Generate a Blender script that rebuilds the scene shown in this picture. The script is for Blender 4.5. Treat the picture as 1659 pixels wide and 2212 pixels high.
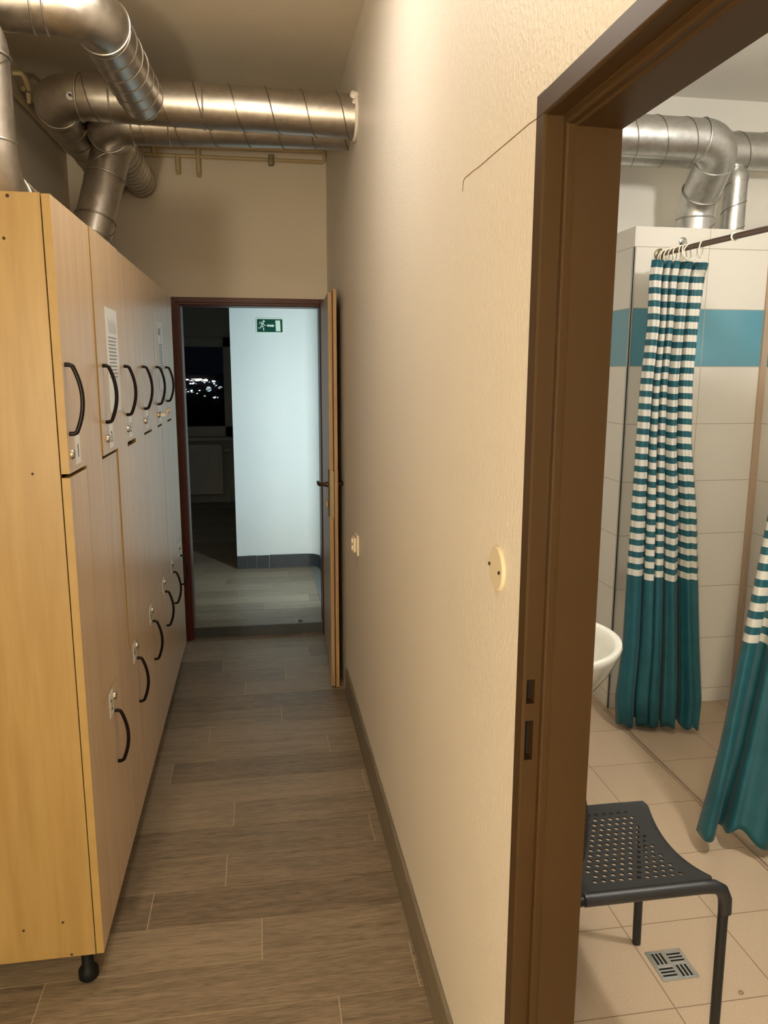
import bpy, bmesh, math, random
from mathutils import Vector, Matrix
import numpy as np
random.seed(7)
for o in list(bpy.data.objects): bpy.data.objects.remove(o)
S = bpy.context.scene; COL = S.collection

# ------------------------------------------------------------------ camera
PITCH, YAW, ROLL, FPX, HC = math.radians(10.42), math.radians(9.14), math.radians(-0.15), 1664.0, 1.60
def cam_axes():
    cy, sy, cp, sp = math.cos(YAW), math.sin(YAW), math.cos(PITCH), math.sin(PITCH)
    f = Vector((sy*cp, cy*cp, -sp)); r = Vector((cy, -sy, 0)); d = f.cross(r)
    c, s = math.cos(ROLL), math.sin(ROLL)
    return c*r+s*d, -s*r+c*d, f
_r, _d, _f = cam_axes()
cd = bpy.data.cameras.new('camera'); cam = bpy.data.objects.new('camera', cd); COL.objects.link(cam)
m = Matrix.Identity(4)
for i in range(3):
    m[i][0] = _r[i]; m[i][1] = -_d[i]; m[i][2] = -_f[i]
m[2][3] = HC; cam.matrix_world = m
cd.sensor_fit = 'VERTICAL'; cd.sensor_height = 36.0; cd.lens = FPX/2212*36.0
cd.clip_start = 0.05; cd.clip_end = 100
S.camera = cam

# ------------------------------------------------------------------ world, exposure, lamps
S.view_settings.view_transform = 'Standard'; S.view_settings.look = 'None'
S.view_settings.exposure = 0.0; S.view_settings.gamma = 1.0; S.view_settings.use_curve_mapping = False
w = bpy.data.worlds.new('night'); S.world = w; w.use_nodes = True
w.node_tree.nodes['Background'].inputs[0].default_value = (0.004, 0.006, 0.01, 1)
w.node_tree.nodes['Background'].inputs[1].default_value = 0.3
def point(name, loc, e, col, size):
    l = bpy.data.lights.new(name, 'POINT'); l.energy = e; l.color = col; l.shadow_soft_size = size
    o = bpy.data.objects.new(name, l); COL.objects.link(o); o.location = loc; return o
def area(name, loc, e, col, sx, sy, rot):
    l = bpy.data.lights.new(name, 'AREA'); l.energy = e; l.color = col; l.shape = 'RECTANGLE'; l.size = sx; l.size_y = sy
    o = bpy.data.objects.new(name, l); COL.objects.link(o); o.location = loc; o.rotation_euler = rot; return o
WARM = (1.0, 0.91, 0.80); YEL = (1.0, 0.87, 0.62); COOL = (0.72, 0.94, 1.0); NEUT = (1.0, 0.95, 0.88)
point('corridor_lamp', (-0.16, 1.92, 2.50), 8.0, WARM, 0.10)
area('corridor_ceiling_lamp', (-0.12, 2.15, 2.80), 6.5, WARM, 0.24, 0.24, (0, 0, 0))
point('corridor_lamp_near', (-0.80, -1.40, 1.32), 215, YEL, 0.12)
area('hall_lamp', (0.425, 4.90, 1.25), 12.5, COOL, 0.03, 1.9, (math.radians(90), 0, math.radians(22)))
point('bathroom_lamp', (1.66, 1.40, 2.42), 74, NEUT, 0.07)
point('dark_room_fill', (-0.9, 8.2, 2.3), 0.03, (0.8, 0.9, 1.0), 0.4)  # added faint fill inside the unlit room, no real lamp there

# ------------------------------------------------------------------ materials
def newmat(name):
    mt = bpy.data.materials.new(name); mt.use_nodes = True
    nt = mt.node_tree; return mt, nt, nt.nodes['Principled BSDF']
def simple(name, col, rough=0.5, metal=0.0, bump=0.0, bscale=60, var=0.0, vscale=6, coat=0.0, spec=0.5):
    mt, nt, b = newmat(name)
    b.inputs['Base Color'].default_value = (*col, 1); b.inputs['Roughness'].default_value = rough
    b.inputs['Metallic'].default_value = metal; b.inputs['Coat Weight'].default_value = coat
    b.inputs['Coat Roughness'].default_value = 0.12; b.inputs['Specular IOR Level'].default_value = spec
    tc = nt.nodes.new('ShaderNodeTexCoord')
    if var > 0:
        n = nt.nodes.new('ShaderNodeTexNoise'); n.inputs['Scale'].default_value = vscale; n.inputs['Detail'].default_value = 5
        nt.links.new(tc.outputs['Object'], n.inputs['Vector'])
        mx = nt.nodes.new('ShaderNodeMix'); mx.data_type = 'RGBA'
        mx.inputs['A'].default_value = (*[c*(1-var) for c in col], 1); mx.inputs['B'].default_value = (*[min(1, c*(1+var)) for c in col], 1)
        nt.links.new(n.outputs['Fac'], mx.inputs['Factor']); nt.links.new(mx.outputs['Result'], b.inputs['Base Color'])
    if bump > 0:
        n = nt.nodes.new('ShaderNodeTexNoise'); n.inputs['Scale'].default_value = bscale; n.inputs['Detail'].default_value = 4
        nt.links.new(tc.outputs['Object'], n.inputs['Vector'])
        bp = nt.nodes.new('ShaderNodeBump'); bp.inputs['Strength'].default_value = bump; bp.inputs['Distance'].default_value = 0.002
        nt.links.new(n.outputs['Fac'], bp.inputs['Height']); nt.links.new(bp.outputs['Normal'], b.inputs['Normal'])
    return mt
def woodmat(name, dark, light, axis='Z', rough=0.4, stretch=14, scale=3.0, attr=False, coat=0.0, fine=0.35, spec=0.5):
    """grain that runs along the given object axis"""
    mt, nt, b = newmat(name); L = nt.links
    tc = nt.nodes.new('ShaderNodeTexCoord'); mp = nt.nodes.new('ShaderNodeMapping')
    sc = [stretch, stretch, stretch]; sc['XYZ'.index(axis)] = 1.0
    mp.inputs['Scale'].default_value = sc
    vec = tc.outputs['Object']
    if attr:
        at = nt.nodes.new('ShaderNodeAttribute'); at.attribute_name = 'tone'
        add = nt.nodes.new('ShaderNodeVectorMath'); add.operation = 'MULTIPLY_ADD'
        add.inputs[1].default_value = (9, 9, 9)
        L.new(at.outputs['Color'], add.inputs[0]); L.new(vec, add.inputs[2]); vec = add.outputs[0]
    L.new(vec, mp.inputs['Vector'])
    n1 = nt.nodes.new('ShaderNodeTexNoise'); n1.inputs['Scale'].default_value = scale; n1.inputs['Detail'].default_value = 6; n1.inputs['Distortion'].default_value = 0.9
    n2 = nt.nodes.new('ShaderNodeTexNoise'); n2.inputs['Scale'].default_value = scale*6; n2.inputs['Detail'].default_value = 6; n2.inputs['Distortion'].default_value = 0.4
    L.new(mp.outputs[0], n1.inputs['Vector']); L.new(mp.outputs[0], n2.inputs['Vector'])
    mixf = nt.nodes.new('ShaderNodeMix'); mixf.inputs['Factor'].default_value = fine
    L.new(n1.outputs['Fac'], mixf.inputs['A']); L.new(n2.outputs['Fac'], mixf.inputs['B'])
    out = mixf.outputs['Result']
    if attr:
        ma = nt.nodes.new('ShaderNodeMath'); ma.operation = 'MULTIPLY_ADD'; ma.inputs[1].default_value = 0.16
        sp = nt.nodes.new('ShaderNodeSeparateColor'); L.new(at.outputs['Color'], sp.inputs[0])
        L.new(sp.outputs[0], ma.inputs[0]); L.new(out, ma.inputs[2]); out = ma.outputs[0]
    rp = nt.nodes.new('ShaderNodeValToRGB'); rp.color_ramp.elements[0].position = 0.36; rp.color_ramp.elements[1].position = 0.72
    rp.color_ramp.elements[0].color = (*dark, 1); rp.color_ramp.elements[1].color = (*light, 1)
    L.new(out, rp.inputs[0]); L.new(rp.outputs[0], b.inputs['Base Color'])
    b.inputs['Roughness'].default_value = rough; b.inputs['Coat Weight'].default_value = coat; b.inputs['Coat Roughness'].default_value = 0.25
    b.inputs['Specular IOR Level'].default_value = spec
    bp = nt.nodes.new('ShaderNodeBump'); bp.inputs['Strength'].default_value = 0.12; bp.inputs['Distance'].default_value = 0.001
    L.new(n2.outputs['Fac'], bp.inputs['Height']); L.new(bp.outputs['Normal'], b.inputs['Normal'])
    return mt
def ductmat(name, col, rough):
    mt, nt, b = newmat(name); L = nt.links
    tc = nt.nodes.new('ShaderNodeTexCoord')
    v = nt.nodes.new('ShaderNodeTexVoronoi'); v.inputs['Scale'].default_value = 55
    n = nt.nodes.new('ShaderNodeTexNoise'); n.inputs['Scale'].default_value = 9; n.inputs['Detail'].default_value = 6
    L.new(tc.outputs['Object'], v.inputs['Vector']); L.new(tc.outputs['Object'], n.inputs['Vector'])
    sp = nt.nodes.new('ShaderNodeSeparateColor'); L.new(v.outputs['Color'], sp.inputs[0])
    mx = nt.nodes.new('ShaderNodeMix'); mx.inputs['Factor'].default_value = 0.6
    L.new(sp.outputs[0], mx.inputs['A']); L.new(n.outputs['Fac'], mx.inputs['B'])
    mr = nt.nodes.new('ShaderNodeMapRange'); mr.inputs['To Min'].default_value = rough-0.06; mr.inputs['To Max'].default_value = rough+0.08
    L.new(mx.outputs['Result'], mr.inputs['Value']); L.new(mr.outputs[0], b.inputs['Roughness'])
    cr = nt.nodes.new('ShaderNodeMix'); cr.data_type = 'RGBA'
    cr.inputs['A'].default_value = (*[c*0.82 for c in col], 1); cr.inputs['B'].default_value = (*[min(1, c*1.15) for c in col], 1)
    L.new(mx.outputs['Result'], cr.inputs['Factor']); L.new(cr.outputs['Result'], b.inputs['Base Color'])
    b.inputs['Metallic'].default_value = 1.0
    return mt
def tilemat(name, zs, col, blue, grout, x0s):
    """wall tiles: joints at absolute heights zs and at abscissae x0s (x or y coordinate picked by facing)"""
    mt, nt, b = newmat(name); L = nt.links
    g = nt.nodes.new('ShaderNodeNewGeometry'); sx = nt.nodes.new('ShaderNodeSeparateXYZ'); L.new(g.outputs['Position'], sx.inputs[0])
    def math1(op, a, bb=None, clamp=False):
        m_ = nt.nodes.new('ShaderNodeMath'); m_.operation = op; m_.use_clamp = clamp
        for i, v in enumerate((a, bb)):
            if v is None: continue
            if isinstance(v, (int, float)): m_.inputs[i].default_value = v
            else: L.new(v, m_.inputs[i])
        return m_.outputs[0]
    acc = None
    for z in zs:
        t = math1('LESS_THAN', math1('ABSOLUTE', math1('SUBTRACT', sx.outputs['Z'], z)), 0.0016)
        acc = t if acc is None else math1('MAXIMUM', acc, t)
    for ax, v in x0s:
        t = math1('LESS_THAN', math1('ABSOLUTE', math1('SUBTRACT', sx.outputs[ax], v)), 0.0015)
        acc = math1('MAXIMUM', acc, t)
    inb = math1('MULTIPLY', math1('GREATER_THAN', sx.outputs['Z'], blue[0]), math1('LESS_THAN', sx.outputs['Z'], blue[1]))
    n = nt.nodes.new('ShaderNodeTexNoise'); n.inputs['Scale'].default_value = 40; n.inputs['Detail'].default_value = 5
    L.new(g.outputs['Position'], n.inputs['Vector'])
    m1 = nt.nodes.new('ShaderNodeMix'); m1.data_type = 'RGBA'; m1.inputs['A'].default_value = (*col, 1); m1.inputs['B'].default_value = (*blue[2], 1)
    L.new(inb, m1.inputs['Factor'])
    m2 = nt.nodes.new('ShaderNodeMix'); m2.data_type = 'RGBA'; m2.inputs['B'].default_value = (*grout, 1)
    L.new(m1.outputs['Result'], m2.inputs['A']); L.new(acc, m2.inputs['Factor'])
    L.new(m2.outputs['Result'], b.inputs['Base Color'])
    b.inputs['Roughness'].default_value = 0.22
    bp = nt.nodes.new('ShaderNodeBump'); bp.inputs['Strength'].default_value = 0.5; bp.inputs['Distance'].default_value = 0.002; bp.invert = True
    L.new(acc, bp.inputs['Height']); 
    bp2 = nt.nodes.new('ShaderNodeBump'); bp2.inputs['Strength'].default_value = 0.12; bp2.inputs['Distance'].default_value = 0.002
    L.new(n.outputs['Fac'], bp2.inputs['Height']); L.new(bp.outputs['Normal'], bp2.inputs['Normal']); L.new(bp2.outputs['Normal'], b.inputs['Normal'])
    return mt
def clothmat(name):
    """teal cloth, white stripes in the upper part; uv.y runs down the cloth in metres"""
    mt, nt, b = newmat(name); L = nt.links
    uv = nt.nodes.new('ShaderNodeUVMap'); uv.uv_map = 'cloth'; sx = nt.nodes.new('ShaderNodeSeparateXYZ'); L.new(uv.outputs[0], sx.inputs[0])
    def mm(op, a, bb=None):
        m_ = nt.nodes.new('ShaderNodeMath'); m_.operation = op
        for i, v in enumerate((a, bb)):
            if v is None: continue
            if isinstance(v, (int, float)): m_.inputs[i].default_value = v
            else: L.new(v, m_.inputs[i])
        return m_.outputs[0]
    v = sx.outputs['Y']; P = 0.0535
    fr = mm('FRACT', mm('DIVIDE', mm('SUBTRACT', v, 0.030), P))
    st = mm('LESS_THAN', fr, 0.52)
    st = mm('MULTIPLY', st, mm('GREATER_THAN', v, 0.030)); st = mm('MULTIPLY', st, mm('LESS_THAN', v, 0.030+P*25-0.025))
    n = nt.nodes.new('ShaderNodeTexNoise'); n.inputs['Scale'].default_value = 18; n.inputs['Detail'].default_value = 4
    tc = nt.nodes.new('ShaderNodeTexCoord'); L.new(tc.outputs['Object'], n.inputs['Vector'])
    mt_ = nt.nodes.new('ShaderNodeMix'); mt_.data_type = 'RGBA'; mt_.inputs['A'].default_value = (0.001, 0.058, 0.085, 1); mt_.inputs['B'].default_value = (0.003, 0.110, 0.140, 1)
    L.new(n.outputs['Fac'], mt_.inputs['Factor'])
    mx = nt.nodes.new('ShaderNodeMix'); mx.data_type = 'RGBA'; mx.inputs['B'].default_value = (0.62, 0.60, 0.54, 1)
    L.new(mt_.outputs['Result'], mx.inputs['A']); L.new(st, mx.inputs['Factor']); L.new(mx.outputs['Result'], b.inputs['Base Color'])
    b.inputs['Roughness'].default_value = 0.55; b.inputs['Sheen Weight'].default_value = 0.1
    tr = nt.nodes.new('ShaderNodeBsdfTranslucent'); L.new(mx.outputs['Result'], tr.inputs['Color'])
    ms = nt.nodes.new('ShaderNodeMixShader'); ms.inputs[0].default_value = 0.07
    L.new(b.outputs[0], ms.inputs[1]); L.new(tr.outputs[0], ms.inputs[2]); L.new(ms.outputs[0], nt.nodes['Material Output'].inputs[0])
    return mt
def emit(name, col, e):
    mt, nt, b = newmat(name); b.inputs['Base Color'].default_value = (0, 0, 0, 1)
    b.inputs['Emission Color'].default_value = (*col, 1); b.inputs['Emission Strength'].default_value = e; return mt

M = {}
M['plaster'] = simple('wall_paint', (0.70, 0.650, 0.575), 0.5, bump=0.8, bscale=110, var=0.03, vscale=2.5)
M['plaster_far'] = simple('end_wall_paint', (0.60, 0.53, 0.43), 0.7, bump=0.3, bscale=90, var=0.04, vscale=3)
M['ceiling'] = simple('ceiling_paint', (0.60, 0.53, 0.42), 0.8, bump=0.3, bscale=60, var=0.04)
M['bath_paint'] = simple('bathroom_paint', (0.77, 0.74, 0.67), 0.8, bump=0.25, bscale=70)
M['hall_paint'] = simple('hall_paint', (0.74, 0.78, 0.78), 0.6, bump=0.35, bscale=60, var=0.02)
M['plank'] = woodmat('wood_look_plank', (0.105, 0.076, 0.048), (0.31, 0.24, 0.165), 'X', 0.45, 13, 3.4, attr=True, fine=0.62)
M['grout'] = simple('floor_grout', (0.46, 0.38, 0.27), 0.8)
M['skirt'] = woodmat('skirting_tile', (0.14, 0.115, 0.08), (0.23, 0.19, 0.135), 'Y', 0.5, 10, 5)
M['slate'] = simple('dark_slate_tile', (0.036, 0.044, 0.052), 0.45, bump=0.4, bscale=30, var=0.35, vscale=14)
M['laminate'] = woodmat('beech_laminate', (0.62, 0.45, 0.29), (0.76, 0.59, 0.41), 'Z', 0.38, 22, 1.3, coat=0.35, fine=0.3)
M['laminate_side'] = woodmat('yellow_beech_laminate', (0.28, 0.175, 0.055), (0.35, 0.235, 0.085), 'Z', 0.42, 14, 1.4, fine=0.25)
M['edge'] = simple('laminate_edge', (0.33, 0.215, 0.07), 0.5, var=0.1, vscale=20)
M['hole_shade'] = simple('drill_hole', (0.03, 0.015, 0.008), 0.8)
M['black'] = simple('black_plastic', (0.006, 0.003, 0.003), 0.35, spec=0.2)
M['blackfoot'] = simple('black_foot_plastic', (0.004, 0.005, 0.005), 0.6, spec=0.2)
M['steel'] = simple('lock_steel', (0.55, 0.52, 0.48), 0.3, 1.0)
M['paper'] = simple('white_paper', (0.88, 0.89, 0.88), 0.35, coat=0.2)
M['ink'] = simple('printed_ink', (0.06, 0.06, 0.07), 0.7)
M['greyink'] = simple('grey_printed_ink', (0.34, 0.35, 0.36), 0.7)
M['duct'] = ductmat('galvanised_steel', (0.50, 0.47, 0.43), 0.36)
M['duct_b'] = ductmat('galvanised_steel_bright', (0.60, 0.60, 0.58), 0.36)
M['seam'] = simple('duct_seam', (0.30, 0.27, 0.23), 0.35, 1.0)
M['pipe'] = simple('cream_painted_pipe', (0.44, 0.34, 0.19), 0.35, var=0.12, vscale=20)
M['frame_brown'] = simple('brown_gloss_paint', (0.048, 0.0245, 0.007), 0.45, var=0.10, vscale=5, coat=0.0, spec=0.35)
M['frame_red'] = simple('reddish_brown_gloss_paint', (0.070, 0.012, 0.006), 0.40, coat=0.0, spec=0.3)
M['leaf_face'] = simple('door_leaf_paint', (0.42, 0.39, 0.33), 0.45)
M['leaf_edge'] = woodmat('door_edge_wood', (0.27, 0.15, 0.05), (0.44, 0.26, 0.11), 'Z', 0.45, 25, 3)
M['leaf_slot'] = simple('dark_rebate', (0.035, 0.012, 0.006), 0.6)
M['hole'] = simple('unlit_hollow', (0.004, 0.003, 0.003), 0.9)
M['bronze'] = simple('dark_bronze_handle', (0.045, 0.022, 0.016), 0.35, 0.6)
M['brass'] = simple('aged_brass', (0.24, 0.20, 0.12), 0.45, 0.8)
M['plastic'] = simple('cream_plastic', (0.72, 0.62, 0.47), 0.3)
M['cover'] = simple('cream_round_cover', (0.68, 0.60, 0.44), 0.35)
M['screw'] = simple('dark_screw', (0.05, 0.035, 0.02), 0.4, 0.8)
M['crack'] = simple('hairline_crack', (0.20, 0.12, 0.07), 0.9)
M['green'] = simple('exit_green', (0.0, 0.060, 0.040), 0.6, spec=0.15)
M['signwhite'] = simple('sign_white', (0.68, 0.80, 0.68), 0.5)
M['white'] = simple('white_ceramic', (0.80, 0.78, 0.70), 0.10, coat=0.6)
M['whiteplastic'] = simple('white_plastic_ring', (0.80, 0.76, 0.64), 0.3)
M['chrome'] = simple('chrome', (0.62, 0.62, 0.62), 0.12, 1.0)
M['rod'] = simple('bronze_rod', (0.20, 0.14, 0.11), 0.3, 0.85)
M['trim_beige'] = simple('beige_corner_profile', (0.44, 0.33, 0.24), 0.4)
M['metal_trim'] = simple('brushed_corner_trim', (0.34, 0.33, 0.30), 0.45, 0.0)
M['darkline'] = simple('dark_joint', (0.06, 0.045, 0.035), 0.7)
M['chair'] = simple('dark_chair_plastic', (0.022, 0.022, 0.024), 0.42, bump=0.15, bscale=400)
M['chairleg'] = simple('black_painted_tube', (0.010, 0.010, 0.011), 0.45)
M['mat_rib'] = simple('ribbed_aluminium', (0.22, 0.23, 0.21), 0.5, 0.2)
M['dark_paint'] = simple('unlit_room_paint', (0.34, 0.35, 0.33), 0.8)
M['radiator'] = simple('radiator_enamel', (0.42, 0.42, 0.40), 0.4)
M['winframe'] = simple('window_frame_white', (0.36, 0.36, 0.35), 0.5)
M['curtain'] = clothmat('striped_curtain_cloth')
ZJ = [0.065+0.2585*i for i in range(9)]
M['tile'] = tilemat('white_wall_tile', [0.07, 0.33, 0.59, 0.848, 1.10, 1.363, 1.62, 1.872, 2.13], (0.70, 0.67, 0.61), (1.62, 1.872, (0.12, 0.31, 0.40)), (0.44, 0.38, 0.30), [('X', 1.973)])
# bathroom floor tiles
mt, nt, b = newmat('beige_floor_tile'); L = nt.links
tc = nt.nodes.new('ShaderNodeTexCoord'); mp = nt.nodes.new('ShaderNodeMapping'); mp.inputs['Location'].default_value = (-1.009+3*0.296, -1.566+4*0.296, 0)
br = nt.nodes.new('ShaderNodeTexBrick'); br.offset = 0.0; br.inputs['Scale'].default_value = 1.0
br.inputs['Brick Width'].default_value = 0.296; br.inputs['Row Height'].default_value = 0.296; br.inputs['Mortar Size'].default_value = 0.0016; br.inputs['Mortar Smooth'].default_value = 0.2
br.inputs['Color1'].default_value = (0.53, 0.40, 0.275, 1); br.inputs['Color2'].default_value = (0.51, 0.385, 0.265, 1); br.inputs['Mortar'].default_value = (0.22, 0.14, 0.08, 1)
L.new(tc.outputs['Object'], mp.inputs[0]); L.new(mp.outputs[0], br.inputs['Vector'])
nz = nt.nodes.new('ShaderNodeTexNoise'); nz.inputs['Scale'].default_value = 250; L.new(tc.outputs['Object'], nz.inputs['Vector'])
mx = nt.nodes.new('ShaderNodeMix'); mx.data_type = 'RGBA'; mx.blend_type = 'OVERLAY'; mx.inputs['Factor'].default_value = 0.25
L.new(br.outputs['Color'], mx.inputs['A']); L.new(nz.outputs['Fac'], mx.inputs['B']); L.new(mx.outputs['Result'], b.inputs['Base Color'])
b.inputs['Roughness'].default_value = 0.5; M['floortile'] = mt

# ------------------------------------------------------------------ mesh helpers
def link(name, me, mat, parent=None, kind=None):
    o = bpy.data.objects.new(name, me); COL.objects.link(o)
    if mat is not None:
        for mm_ in (mat if isinstance(mat, (list, tuple)) else [mat]): me.materials.append(mm_)
    if parent is not None: o.parent = parent
    if kind: o['kind'] = kind
    return o
def finish(name, bm, mat, parent=None, kind=None, smooth=False, bevel=0.0):
    bmesh.ops.recalc_face_normals(bm, faces=bm.faces[:])
    me = bpy.data.meshes.new(name); bm.to_mesh(me); bm.free()
    if smooth: me.polygons.foreach_set('use_smooth', [True]*len(me.polygons))
    o = link(name, me, mat, parent, kind)
    if bevel > 0:
        md = o.modifiers.new('bevel', 'BEVEL'); md.width = bevel; md.segments = 2; md.limit_method = 'ANGLE'; md.angle_limit = 0.7
    if smooth:
        md = o.modifiers.new('edges', 'EDGE_SPLIT'); md.split_angle = 0.75
    return o
def box(bm, a, b, mi=0):
    x0, y0, z0 = [min(a[i], b[i]) for i in range(3)]; x1, y1, z1 = [max(a[i], b[i]) for i in range(3)]
    v = [bm.verts.new(p) for p in ((x0,y0,z0),(x1,y0,z0),(x1,y1,z0),(x0,y1,z0),(x0,y0,z1),(x1,y0,z1),(x1,y1,z1),(x0,y1,z1))]
    for f in ((0,3,2,1),(4,5,6,7),(0,1,5,4),(1,2,6,5),(2,3,7,6),(3,0,4,7)):
        bm.faces.new([v[i] for i in f]).material_index = mi
def boxes(name, lst, mat, parent=None, kind=None, bevel=0.0):
    bm = bmesh.new()
    for a, b_ in lst: box(bm, a, b_)
    return finish(name, bm, mat, parent, kind, bevel=bevel)
def prism(bm, pts, axis, a, b_):
    """polygon pts in the two other axes (cyclic order), extruded along axis from a to b_"""
    def mk(p, t):
        if axis == 'X': return (t, p[0], p[1])
        if axis == 'Y': return (p[0], t, p[1])
        return (p[0], p[1], t)
    va = [bm.verts.new(mk(p, a)) for p in pts]; vb = [bm.verts.new(mk(p, b_)) for p in pts]
    n = len(pts)
    bm.faces.new(va); bm.faces.new(vb[::-1])
    for i in range(n): bm.faces.new((va[i], vb[i], vb[(i+1) % n], va[(i+1) % n]))
def frames(pts):
    P = [Vector(p) for p in pts]; T = []
    for i in range(len(P)):
        a = P[max(0, i-1)]; b_ = P[min(len(P)-1, i+1)]; T.append((b_-a).normalized())
    up = Vector((0, 0, 1)) if abs(T[0].z) < 0.9 else Vector((0, 1, 0))
    n = (up - T[0]*up.dot(T[0])).normalized(); out = []
    for i in range(len(P)):
        n = (n - T[i]*n.dot(T[i])).normalized(); out.append((P[i], n, T[i].cross(n)))
    return out
def tube(bm, pts, r, seg=16, caps=True, mi=0):
    fr = frames(pts); rings = []
    for i, (p, n, bb) in enumerate(fr):
        rr = r[i] if isinstance(r, (list, tuple)) else r
        rings.append([bm.verts.new(p + n*math.cos(2*math.pi*k/seg)*rr + bb*math.sin(2*math.pi*k/seg)*rr) for k in range(seg)])
    for i in range(len(rings)-1):
        for k in range(seg):
            bm.faces.new((rings[i][k], rings[i][(k+1) % seg], rings[i+1][(k+1) % seg], rings[i+1][k])).material_index = mi
    if caps:
        bm.faces.new(rings[0][::-1]).material_index = mi; bm.faces.new(rings[-1]).material_index = mi
def lathe(bm, c, axis, prof, seg=24, mi=0):
    """prof: list of (distance along axis, radius)"""
    ax = Vector(axis).normalized(); c = Vector(c)
    tube(bm, [c + ax*d for d, _ in prof], [max(r_, 1e-4) for _, r_ in prof], seg, True, mi)
def arc(c, u, v, R, a0, a1, n):
    c, u, v = Vector(c), Vector(u), Vector(v)
    return [c + u*math.cos(a0+(a1-a0)*i/n)*R + v*math.sin(a0+(a1-a0)*i/n)*R for i in range(n+1)]
def torus(bm, c, axis, R, r, seg=32, s2=10, mi=0):
    ax = Vector(axis).normalized(); up = Vector((0, 0, 1)) if abs(ax.z) < 0.9 else Vector((1, 0, 0))
    u = (up-ax*up.dot(ax)).normalized(); v = ax.cross(u); c = Vector(c); g = []
    for i in range(seg):
        t = 2*math.pi*i/seg; d = u*math.cos(t)+v*math.sin(t)
        g.append([bm.verts.new(c + d*(R+r*math.cos(2*math.pi*k/s2)) + ax*r*math.sin(2*math.pi*k/s2)) for k in range(s2)])
    for i in range(seg):
        for k in range(s2):
            bm.faces.new((g[i][k], g[(i+1) % seg][k], g[(i+1) % seg][(k+1) % s2], g[i][(k+1) % s2])).material_index = mi
def thing(name, label, cat, loc=(0, 0, 0), group=None, kind=None):
    o = bpy.data.objects.new(name, None); COL.objects.link(o); o.location = loc; o.empty_display_size = 0.05
    if label: o['label'] = label
    if cat: o['category'] = cat
    if group: o['group'] = group
    if kind: o['kind'] = kind
    return o
def tag(o, label, cat, group=None, kind=None):
    o['label'] = label; o['category'] = cat
    if group: o['group'] = group
    if kind: o['kind'] = kind
    return o
def rel(o, parent):
    """parent while keeping coordinates that were written in world space"""
    o.parent = parent; o.matrix_parent_inverse = Matrix.Translation(-Vector(parent.location)); return o
def textmesh(body, size):
    cu = bpy.data.curves.new('t', 'FONT'); cu.body = body; cu.size = size; cu.extrude = 0.0003; cu.align_x = 'CENTER'; cu.align_y = 'CENTER'
    ob = bpy.data.objects.new('t', cu); COL.objects.link(ob); dg = bpy.context.evaluated_depsgraph_get()
    me = bpy.data.meshes.new_from_object(ob.evaluated_get(dg)); bpy.data.objects.remove(ob); bpy.data.curves.remove(cu); return me

# ------------------------------------------------------------------ room shell
XW, YE, CEIL = 0.40, 4.55, 2.87
XB = 0.487            # bathroom side of the corridor wall
XL = -0.97
# right wall of the corridor with the bathroom opening (y 0.25 .. 1.09, up to z 1.955)
boxes('wall_right', [((XW, 1.085, 0), (XB-0.002, YE+0.15, CEIL)), ((XW, 0.25, 1.955), (XB-0.002, 1.085, CEIL)), ((XW, -2.5, 0), (XB-0.002, 0.25, CEIL))], M['plaster'], kind='structure')
boxes('wall_left', [((XL-0.1, -2.5, 0), (XL, YE+0.15, CEIL))], M['plaster_far'], kind='structure')
boxes('wall_behind_camera', [((XL-0.1, -2.6, 0), (3.4, -2.5, CEIL))], M['plaster'], kind='structure')
boxes('wall_end', [((XL, YE, 0), (-0.462, YE+0.15, CEIL)), ((0.379, YE, 0), (XW, YE+0.15, CEIL)), ((-0.462, YE, 1.99), (0.379, YE+0.15, CEIL))], M['plaster_far'], kind='structure')
boxes('ceiling', [((XL-0.1, -2.6, CEIL), (XB, YE+0.15, CEIL+0.1))], M['ceiling'], kind='structure')

def planks(name, x0, x1, y0, y1, z, rows_origin, seams, th=0.008):
    pitch = 0.163; gap = 0.0014; bm = bmesh.new(); tone = bm.loops.layers.float_color.new('tone')
    k0 = math.floor((y0-rows_origin)/pitch); k = k0
    while rows_origin + k*pitch < y1:
        a = max(y0, rows_origin+k*pitch); b_ = min(y1, rows_origin+(k+1)*pitch)
        s = None
        for sy, sx_ in seams:
            if a-0.01 <= sy < b_-0.005: s = sx_
        if s is None: s = random.uniform(-0.9, 0.3)
        Lp = 0.98; xs = [x0]
        t = s - Lp*math.ceil((s-x0)/Lp)
        while t < x1:
            if t > x0+0.02: xs.append(t)
            t += Lp
        xs.append(x1)
        for i in range(len(xs)-1):
            c = (random.random(), random.random(), random.random(), 1)
            n0 = len(bm.faces); box(bm, (xs[i]+gap, a+gap, z-th), (xs[i+1]-gap, b_-gap, z))
            bm.faces.ensure_lookup_table()
            for f in bm.faces[n0:]:
                f.material_index = 0
                for l in f.loops: l[tone] = c
        k += 1
    box(bm, (x0, y0, z-0.05), (x1, y1, z-0.0012)); bm.faces.ensure_lookup_table()
    for f in bm.faces[-6:]: f.material_index = 1
    return finish(name, bm, [M['plank'], M['grout']], kind='structure')
seams = [(1.57, 0.163), (1.95, -0.032), (2.1, -0.362), (2.3, -0.145), (2.45, 0.356), (2.62, -0.13), (2.8, 0.374), (2.96, -0.386), (3.12, 0.26),
         (3.28, -0.256), (3.46, 0.066), (3.62, 0.45), (3.79, -0.109), (3.95, 0.10), (4.12, -0.233), (4.28, 0.242), (4.44, -0.437), (1.8, -0.6)]
planks('floor', XL, XW, -2.5, 4.585, 0.0, 1.90, seams)
HF = 0.06
hs = [(4.63, 0.192), (4.79, -0.315), (4.95, 0.004), (5.11, 0.298), (5.3, -0.171), (5.46, 0.045), (5.62, -0.282), (5.78, 0.181), (5.95, -0.465)]
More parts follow.
